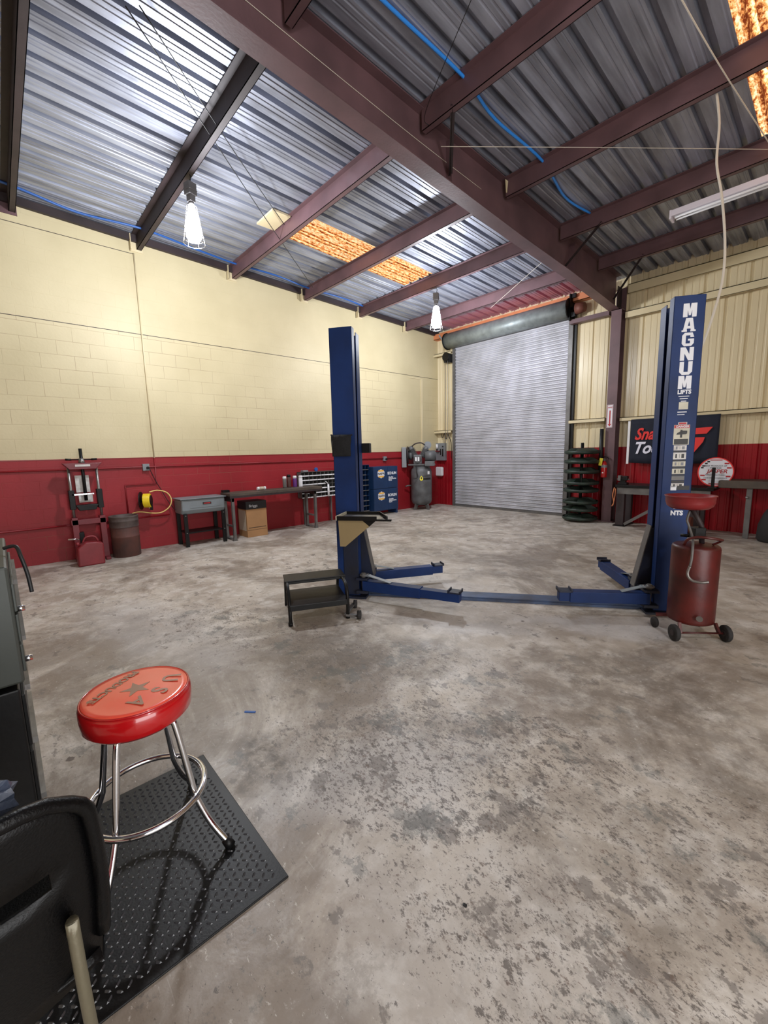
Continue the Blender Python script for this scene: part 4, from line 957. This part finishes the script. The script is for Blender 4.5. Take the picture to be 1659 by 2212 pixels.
# carriages with sloped gussets
for (u0,s) in ((-1.178,1),(1.585,-1)):
    a=u0-OU
    b=MB().prism([(a-s*.02,.16),(a+s*.13,.20),(a+s*.125,.26),(a+s*.02,.80),(a-s*.02,.80)],-.03,.03,'y')
    MB().prism([(a-s*.02,.05),(a+s*.12,.05),(a+s*.12,.22),(a+s*.015,.76),(a-s*.02,.76)],-.005,.09,'y').build('carriage', M['bluedark'], LIFT)
    MB().bar((a+s*.125,.04,.20),(a+s*.012,.04,.78),.10,.008,(s,0,0)).build('gusset_plate', M['greysteel'], LIFT)
    MB().box((min(a-s*.02,a+s*.10),-.20,.06),(max(a-s*.02,a+s*.10),.24,.09)).box((min(a-s*.02,a+s*.10),-.20,.20),(max(a-s*.02,a+s*.10),.24,.225)).build('arm_bracket', M['bluedark'], LIFT, .004)
    for v in (-.15,.19): MB().cyl((a+s*.05,v,.05),(a+s*.05,v,.27),.022,n=14).build('pivot_pin', M['greysteel'], LIFT)
def arm(p0,p1,mid,label,z=.145):
    a=Vector((*L(*p0),z)); c=Vector((*L(*p1),z)); m_=a.lerp(c,mid)
    o=MB().bar(a,m_,.10,.10).build('arm', M['blue'], LIFT, .004); o['label']=label
    MB().bar(m_-(m_-a).normalized()*.02,c,.082,.082).build('arm_extension', M['blue'], o, .003)
    d=(c-a).normalized(); q=Matrix.Translation(c-d*.05)@Matrix.Rotation(math.atan2(d.y,d.x),4,'Z')
    MB().box((-.06,-.055,.045),(.06,.055,.058),q).box((-.06,-.055,.045),(-.05,.055,.075),q).box((.05,-.055,.045),(.06,.055,.075),q).build('lift_pad', M['bluedark'] if z<.2 else M['rust'], o)
    sd=a.lerp(c,.30); 
    MB().bar(a+Vector((0,0,.105)),a+Vector((0,0,.105))+d*.06,.07,.008).bar(a+Vector((0,0,.105))+d*.05,sd+Vector((0,0,.055)),.05,.007).build('restraint_strap', M['washgrey'], o)
    MB().tube([(a.x+.04*math.cos(t),a.y+.04*math.sin(t),.25) for t in [2*PI*k/14 for k in range(14)]],.010,6,closed=True).build('restraint_ring', M['greysteel'], o)
arm((-1.12,4.05),(-.13,3.80),.62,'near left arm, the longest, pointing right'); arm((-1.12,4.39),(-.38,4.76),.85,'far left arm')
arm((1.53,4.05),(.76,4.0),.88,'near right arm lying over the floor plate'); arm((1.53,4.39),(1.46,5.22),.9,'far right arm')
MB().box((-1.40,-.07,0),(1.40,.13,.022)).box((-1.40,-.05,.022),(1.40,.11,.034)).build('floor_cover', mat('scuffed_blue_plate',(70,88,120),.5,.2,.1,30,dirt=(52,50,52),dscale=5,damt=.7), LIFT)
# things fixed on / hanging from the posts
T = thing('tool_tray','black metal tool tray on a tan bracket fixed to the left lift post','tray',LW(-1.10,3.86,.88),TH)
MB().box((-.19,-.11,-.0),(.24,.21,.004)).build('tray_plate', M['steel'], T)
b=MB().box((-.19,-.12,-.012),(.20,-.108,.03)).box((-.19,.20,-.012),(.16,.21,.03)).bar((.16,.205,.009),(.30,-.10,.009),.01,.042); b.build('tray_rim', M['black'], T)
MB().box((-.20,-.12,-.012),(-.19,.21,.03)).build('tray_end', M['decalcream'], T); MB().box((.18,-.125,-.014),(.34,-.10,.004)).build('tray_hook', M['black'], T)
MB().prism([(-.185,-.012),(.05,-.012),(.12,-.07),(-.12,-.27),(-.175,-.27)],-.09,-.086,'y').build('bracket_plate', mat('tan_plywood',(150,130,92),.7,var=.15), T)
MB().prism([(.02,-.012),(.19,-.012),(.10,-.09)],-.084,-.07,'y').build('bracket_stay', M['black'], T)
T = thing('cloth_pouch','black cloth pouch hanging on the left lift post','pouch',LW(-1.31,4.055,1.47),TH)
b=MB(); vs=[]; n=8
for j in range(n+1):
    for i in range(n+1):
        x=-.10+.20*i/n; z=.21*j/n
        y=-.02-.03*math.sin(PI*i/n)*math.sin(PI*min(1,(1.15-j/n)))-.006*math.sin(i*2.1+j)
        vs.append((x*(1-.06*(1-j/n)),y,z))
b.add(vs,[(j*(n+1)+i,j*(n+1)+i+1,(j+1)*(n+1)+i+1,(j+1)*(n+1)+i) for j in range(n) for i in range(n)],True)
o=b.build('pouch_body', M['bag'], T); so=o.modifiers.new('s','SOLIDIFY'); so.thickness=.012
MB().tube(smoothpts([(-.11,-.015,.215),(-.03,-.02,.20),(.06,-.02,.20),(.115,-.015,.21)]),.007,6).build('strap', M['bag'], T)
o=MB().box((-.03,-.03,-.05),(.06,.03,.05)).build('limit_switch_box', M['black'],bevel=.004); o.location=LW(-1.145,4.33,1.55); o.rotation_euler=(0,0,TH); tag(o,'small black switch box on the far edge of the left lift post','switch box')

# ------------------------------------------------------------------ step stool + wheeled base
T = thing('step_platform','low black two-tread steel step in front of the left lift post','step stool',(-3.17,1.743,0),math.atan2(.904,.427))
# local x = width (away to the right), local y = depth (away from the camera)
W_=.516
MB().box((-.02,.20,.335),(W_+.03,.44,.35)).box((-.02,.20,.315),(W_+.03,.21,.335)).build('upper_tread', M['black'], T, .004)
MB().box((.0,-.02,.175),(W_,.44,.19)).box((0,-.03,.14),(W_,-.01,.19)).build('lower_tread', M['black'], T, .004)
for x in (0,W_): 
    MB().tube(smoothpts([(x,0,0),(x,-.01,.1),(x,.02,.2),(x,.14,.31),(x,.24,.33)] if x==0 else [(x,0,0),(x,-.015,.12),(x,-.01,.24),(x,.06,.315),(x,.2,.33)]),.016,8).build('leg', M['black'], T)
    MB().tube([(x,.547,0),(x,.46,.2),(x,.42,.33)],.014,8).build('leg', M['black'], T)
for x in (0,W_): MB().cyl((x,0,0),(x,0,.03),.02,n=10).build('foot_cap', M['rubber'], T)
T = thing('wheeled_base_bar','bent steel bar with a small black caster lying beside the step','caster frame',(-2.91,2.235,0),.75)
MB().bar((-.06,-.0,.035),(-.03,.26,.045),.035,.012).bar((-.06,0,.035),(.06,.0,.025),.03,.02).build('bar', M['greysteel'], T)
MB().cyl((.045,-.01,.04),(.078,-.01,.04),.04,n=24).build('wheel', M['tyre'], T); MB().cyl((-.03,.26,.04),(.0,.26,.04),.04,n=24).build('wheel', M['tyre'], T)

# ------------------------------------------------------------------ oil drain
ang=math.atan2(.234,.26)
T = thing('oil_drain_tank','rusty red rolling oil drain tank with a red catch bowl beside the right lift post','oil drain',(-.715,3.935,0),ang)
MB().lathe([(0,.125),(.14,.12),(.156,.13),(.158,.15),(.158,.71),(.154,.725),(.14,.735),(.0,.745)],40).build('tank', M['drain'], T)
for s in (-1,1):
    w=MB().lathe([(.02,-.017),(.058,-.017),(.064,-.010),(.064,.010),(.058,.017),(.02,.017)],28,(0,0,0),Matrix.Translation((s*.185,-.13,.064))@Matrix.Rotation(PI/2,4,'Y')).build('wheel', M['tyre'], T)
    MB().cyl((s*.185-.02,-.13,.064),(s*.185+.02,-.13,.064),.024,n=16).build('hub', M['darksteel'], w)
    MB().bar((s*.13,-.09,.13),(s*.14,-.13,.06),.02,.02).build('axle_bracket', M['drain'], T)
MB().cyl((-.175,-.13,.064),(.175,-.13,.064),.008,n=8).build('axle', M['drain'], T)
MB().bar((-.12,.1,.12),(-.19,.13,.11),.03,.02).build('caster_arm', M['drain'], T)
w=MB().lathe([(.01,-.014),(.04,-.014),(.045,0),(.04,.014),(.01,.014)],20,(0,0,0),Matrix.Translation((-.20,.12,.045))@Matrix.Rotation(PI/2,4,'Y')).build('caster_wheel', M['tyre'], T)
w=MB().lathe([(.01,-.014),(.04,-.014),(.045,0),(.04,.014),(.01,.014)],20,(0,0,0),Matrix.Translation((.16,.15,.045))@Matrix.Rotation(PI/2,4,'Y')).build('caster_wheel', M['tyre'], T)
R2=Matrix.Rotation(-ang,4,'Z')
def rp(pts): return [R2@Vector(p) for p in pts]
MB().tube(rp(smoothpts([(-.06,-.10,.735),(-.03,-.13,.79),(.03,-.13,.815),(.10,-.12,.815),(.16,-.06,.80),(.15,.0,.78),(.10,.02,.745)])),.010,8).build('top_handle', M['drain'], T)
MB().tube([R2@Vector((.03,.03,.74)),R2@Vector((.02,.02,.88)),R2@Vector((-.04,-.045,1.03))],.018,12).build('riser_pipe', M['darksteel'], T)
MB().box((-.035,-.035,.78),(.045,.04,.87)).build('valve_block', M['black'], T, .006)
MB().lathe([(.02,1.015),(.12,1.02),(.148,1.04),(.158,1.07),(.160,1.112),(.168,1.116),(.168,1.12),(.157,1.12),(.154,1.07),(.144,1.045),(.02,1.03)],40,tuple(R2@Vector((-.05,-.055,0)))).build('catch_bowl', M['drainbowl'], T)
MB().tube(rp(smoothpts([(-.05,-.03,1.0),(-.06,-.05,.93),(-.045,-.05,.88),(-.01,-.09,.80),(.01,-.16,.74),(.015,-.19,.66),(.01,-.20,.60)])),.009,8).build('drain_hose', M['greysteel'], T)
MB().tube(rp(smoothpts([(.01,-.20,.60),(.0,-.205,.54),(.03,-.215,.50),(.09,-.215,.495),(.13,-.20,.505)])),.010,8).build('spout', M['steel'], T)
MB().cyl(R2@Vector((-.11,.02,.79)),R2@Vector((-.02,.03,.79)),.012,n=10).build('grip', M['black'], T)
MB().cyl(R2@Vector((.09,-.175,.20)),R2@Vector((.09,-.17,.20)),.022,n=12).build('sight_plug', M['steel'], T)

# ------------------------------------------------------------------ bar stool
SC=(-1.68,.28)
T = thing('shop_stool','round red padded stool with chrome legs on the black mat','stool',(SC[0],SC[1],.012))
zo=-.012
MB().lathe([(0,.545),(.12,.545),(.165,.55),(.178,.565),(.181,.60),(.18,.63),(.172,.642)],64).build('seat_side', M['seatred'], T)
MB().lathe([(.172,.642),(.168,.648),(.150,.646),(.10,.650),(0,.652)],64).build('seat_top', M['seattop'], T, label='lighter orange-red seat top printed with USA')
MB().tube([(.1735*math.cos(2*PI*k/64),.1735*math.sin(2*PI*k/64),.643) for k in range(64)],.0035,6,closed=True).build('seam_piping', M['seatred'], T)
ra=math.atan2(-.8,.6)
U=Vector((math.cos(ra),math.sin(ra))); V=Vector((-math.sin(ra),math.cos(ra)))
def tx(nm,s,size,a,c,off=.001,sx=1.,rr=0):
    off=.0012 
    p=U*a+V*c; return text(nm,s,size,M['print'],T,(p.x,p.y,.6512),(0,0,ra+rr),off=off,sx=sx)
tx('print_letter','U',.085,-.085,.075,.003,.9,.35); tx('print_letter','S',.085,-.005,.09,.003,.9); tx('print_letter','A',.085,.07,.065,.003,.9,-.35)
tx('print_word','PRODUCTS',.042,.0,-.095,.003,1.0)
st=[]
for k in range(10):
    r=.052 if k%2==0 else .021; a=PI/2+PI*k/5; st.append((r*math.cos(a),r*math.sin(a)))
b=MB().prism(st,.6505,.6524); o=b.build('print_star', M['print'], T); o.rotation_euler=(0,0,ra); o.location=(0,0,0)
for k in range(4):
    a=PI/4+PI/2*k; c,s_=math.cos(a),math.sin(a)
    pts=smoothpts([(.06*c,.06*s_,.535),(.115*c,.115*s_,.53),(.135*c,.135*s_,.49),(.175*c,.175*s_,.26),(.185*c,.185*s_,.21),(.235*c,.235*s_,.10),(.30*c,.30*s_,.01)],5)
    MB().tube(pts,.0115,12).build('leg', M['chrome'], T)
    MB().cyl((.285*c,.285*s_,.03),(.305*c,.305*s_,0.0),.016,.019,n=14).build('foot_cap', M['rubber'], T)
MB().tube([(.197*math.cos(2*PI*k/72),.197*math.sin(2*PI*k/72),.225) for k in range(72)],.0115,12,closed=True).build('foot_ring', M['chrome'], T)

# ------------------------------------------------------------------ rubber mat
MX0,MX1,MY0,MY1=-2.06,-1.21,-.60,.60
T = thing('rubber_floor_mat','black rubber diamond-plate floor mat under the red stool','mat',((MX0+MX1)/2,(MY0+MY1)/2,0))
hx_,hy_=(MX1-MX0)/2,(MY1-MY0)/2
MB().box((-hx_,-hy_,0),(hx_,hy_,.008)).build('mat_base', M['rubber'], T, .003)
b=MB(); pit=.0250
k=0
nx=int(2*(hx_-.035)/pit); ny=int(2*(hy_-.035)/pit)
for i in range(nx+1):
    for j in range(ny+1):
        x=-hx_+.035+i*pit; y=-hy_+.035+j*pit
        a=PI/4 if (i+j)%2 else -PI/4
        c,s_=math.cos(a),math.sin(a); l,w,h=.0112,.0043,.0036
        def q(px_,py_,pz): return (x+px_*c-py_*s_, y+px_*s_+py_*c, .008+pz)
        vs=[q(-l,0,0),q(-l*.5,-w,0),q(l*.5,-w,0),q(l,0,0),q(l*.5,w,0),q(-l*.5,w,0),q(-l*.6,0,h),q(l*.6,0,h)]
        b.add(vs,[(0,1,6),(1,2,7,6),(2,3,7),(3,4,7),(4,5,6,7),(5,0,6)])
b.build('raised_tread', mat('glossy_rubber',(52,52,55),.24,0,.03,160), T)

# ------------------------------------------------------------------ tool cabinet, chair at left
T = thing('tool_cabinet','tall tool cabinet at the left edge, grey above and black below','tool cabinet',(-2.05,-.30,0))
MB().box((-.35,-.27,.10),(.34,.27,.78)).build('lower_chest', M['black'], T, .006)
MB().box((-.33,-.27,.80),(.35,.285,1.18)).build('upper_chest', M['greypanel'], T, .008, label='light grey upper chest')
for z0,z1 in ((.83,.92),(.93,1.02),(1.03,1.12)):
    d=MB().box((-.31,.285,z0),(.33,.293,z1)).build('drawer', M['greypanel'], T, .002); MB().box((-.2,.293,z1-.03),(.2,.303,z1-.015)).build('drawer_pull', M['greysteel'], d)
for z0,z1 in ((.13,.33),(.35,.55),(.57,.75)):
    d=MB().box((-.32,.27,z0),(.32,.28,z1)).build('drawer', M['black'], T, .002); MB().box((-.2,.28,z1-.04),(.2,.295,z1-.02)).build('drawer_pull', M['steel'], d)
for x in (-.28,.28):
    for y in (-.2,.2): MB().cyl((x-.02,y,.05),(x+.02,y,.05),.05,n=20).build('caster', M['tyre'], T)
for z in (1.03,.86): MB().cyl((.3,.29,z),(.3,.312,z),.010,n=12).build('side_knob', M['chrome'], T)
cable('cabinet_cable', [(-1.95,-.02,1.2),(-1.93,.012,1.205),(-1.9,.022,1.17),(-1.88,.032,1.11),(-1.86,.036,1.05)], .006, 'cable', 'black cable looping over the top corner of the tool cabinet', 'cable')

T = thing('plastic_chair','black moulded plastic chair with a slotted back in the near left corner','chair',(-.95,-.20,0))
# curved shell back: local x toward camera, y sideways
b=MB(); nu,nv=14,12; vs=[]
for j in range(nv+1):
    t=j/nv; z=.44+.465*t
    hw_=.245+.015*math.sin(PI*t)
    if t>.8: hw_*= 1-.08*((t-.8)/.2)**2
    for i in range(nu+1):
        s=-1+2*i/nu
        zz=z
        if t>.85: zz -= .04*abs(s)**6*((t-.85)/.15)
        vs.append((.10*t*.6 - .05*s*s + .02, s*hw_, zz))
b.add(vs,[(j*(nu+1)+i,j*(nu+1)+i+1,(j+1)*(nu+1)+i+1,(j+1)*(nu+1)+i) for j in range(nv) for i in range(nu) if not (j==7 and 4<=i<=11)],True)
o=b.build('backrest', M['blackplastic'], T); so=o.modifiers.new('s','SOLIDIFY'); so.thickness=.008
rim=[vs[nv*(nu+1)+i] for i in range(nu+1)]
rim=[vs[j*(nu+1)] for j in range(2,nv)]+rim+[vs[j*(nu+1)+nu] for j in range(nv-1,1,-1)]
MB().tube(rim,.014,10).build('rolled_rim', M['blackplastic'], T)
b=MB(); vs=[]
for j in range(9):
    for i in range(nu+1):
        s=-1+2*i/nu; t=j/8; vs.append((.0-.42*t, s*(.245-.02*t), .445+.015*math.cos(t*PI)+.02*s*s-.03*max(0,t-.8)))
b.add(vs,[(j*(nu+1)+i,j*(nu+1)+i+1,(j+1)*(nu+1)+i+1,(j+1)*(nu+1)+i) for j in range(8) for i in range(nu)],True)
o=b.build('seat', M['blackplastic'], T); so=o.modifiers.new('s','SOLIDIFY'); so.thickness=.01
for s in (-1,1):
    MB().tube(smoothpts([(-.1,s*.20,.43),(.02,s*.205,.60),(.045,s*.205,.64)],4)+smoothpts([(.045,s*.205,.64),(.055,s*.208,.5),(.035,s*.215,.25),(.05,s*.225,0)],4)[1:],.011,10).build('leg', M['legtan'], T)
    MB().tube([(-.12,s*.2,.43),(-.34,s*.2,.42),(-.40,s*.22,0)],.011,10).build('leg', M['legtan'], T)
T = thing('crumpled_bag','crumpled blue-grey plastic bag on the back of the black chair','bag',(-1.02,-.10,.86))
b=MB(); R=random.Random(5); vs=[]
for j in range(7):
    for i in range(12):
        a=2*PI*i/12; r=.045*math.sin(PI*(j+.5)/7)*(1+R.uniform(-.25,.25)); vs.append((r*math.cos(a),r*math.sin(a)*1.3,.05-.08*j/6+R.uniform(-.006,.006)))
b.add(vs,[(j*12+i,j*12+(i+1)%12,(j+1)*12+(i+1)%12,(j+1)*12+i) for j in range(6) for i in range(12)]); b.build('bag_body', M['bagblue'], T)

# ------------------------------------------------------------------ little things on the floor
def clump(loc,s,m,label,name='paper_scrap'):
    b=MB(); vs=[]; R=random.Random(int(loc[0]*100))
    for j in range(5):
        for i in range(9):
            a=2*PI*i/9; r=s*math.sin(PI*(j+.5)/5)*(1+R.uniform(-.3,.3)); vs.append((r*math.cos(a)*1.4,r*math.sin(a),s*.5*(1-j/4)*(1+R.uniform(-.2,.2))))
    b.add(vs,[(j*9+i,j*9+(i+1)%9,(j+1)*9+(i+1)%9,(j+1)*9+i) for j in range(4) for i in range(9)]); b.add([vs[i] for i in range(9)],[tuple(range(9))]); b.add([vs[36+i] for i in range(9)],[tuple(range(9))])
    o=b.build(name,M[m]); o.location=loc; return tag(o,label,'debris','scraps on the floor')
clump((-1.235,.345,0),.016,'card','crumpled brown scrap on the floor just below the mat edge')
o=MB().box((-.033,-.006,0),(.033,.006,.006)).build('blue_clip', M['bluehosed'],bevel=.001); o.location=(-2.235,.93,0); o.rotation_euler=(0,0,.75); tag(o,'small blue plastic strip on the floor right of the stool','debris','scraps on the floor')
clump((-.72,.98,0),.006,'ink','tiny black scrap on the bare floor, right of centre','metal_scrap')

# ------------------------------------------------------------------ world, lights, camera
w=bpy.data.worlds.new('sky'); S.world=w; w.use_nodes=True
w.node_tree.nodes['Background'].inputs[0].default_value=(.86,.93,1,1); w.node_tree.nodes['Background'].inputs[1].default_value=1.7
# daylight through the open bay door to the right of the camera
l=bpy.data.lights.new('bay_daylight','AREA'); l.shape='RECTANGLE'; l.size=2.6; l.size_y=3.7; l.energy=120; l.color=(1,.97,.95)
lo=bpy.data.objects.new('bay_daylight',l); COL.objects.link(lo); lo.location=(XR+.25,.3,1.4); lo.rotation_euler=(0,PI/2,0)

cam=bpy.data.cameras.new('camera'); co=bpy.data.objects.new('camera',cam); COL.objects.link(co)
r_=Vector((.676066,.736468,-.023447)); u_=Vector((-.088337,.112601,.989706)); f_=Vector((-.731527,.667035,-.141183))
Mx=Matrix.Identity(4)
for i in range(3): Mx[i][0]=r_[i]; Mx[i][1]=u_[i]; Mx[i][2]=-f_[i]
Mx[0][3],Mx[1][3],Mx[2][3]=0,0,1.5
co.matrix_world=Mx
cam.sensor_fit='HORIZONTAL'; cam.sensor_width=36; cam.lens=902.4473/1659*36; cam.clip_start=.02
S.camera=co
S.view_settings.view_transform='Standard'; S.view_settings.look='None'; S.view_settings.gamma=1; S.view_settings.use_curve_mapping=False
S.view_settings.exposure=.30
S.cycles.max_bounces=7; S.cycles.diffuse_bounces=4; S.cycles.glossy_bounces=3
S.cycles.sample_clamp_indirect=6; S.cycles.use_denoising=True
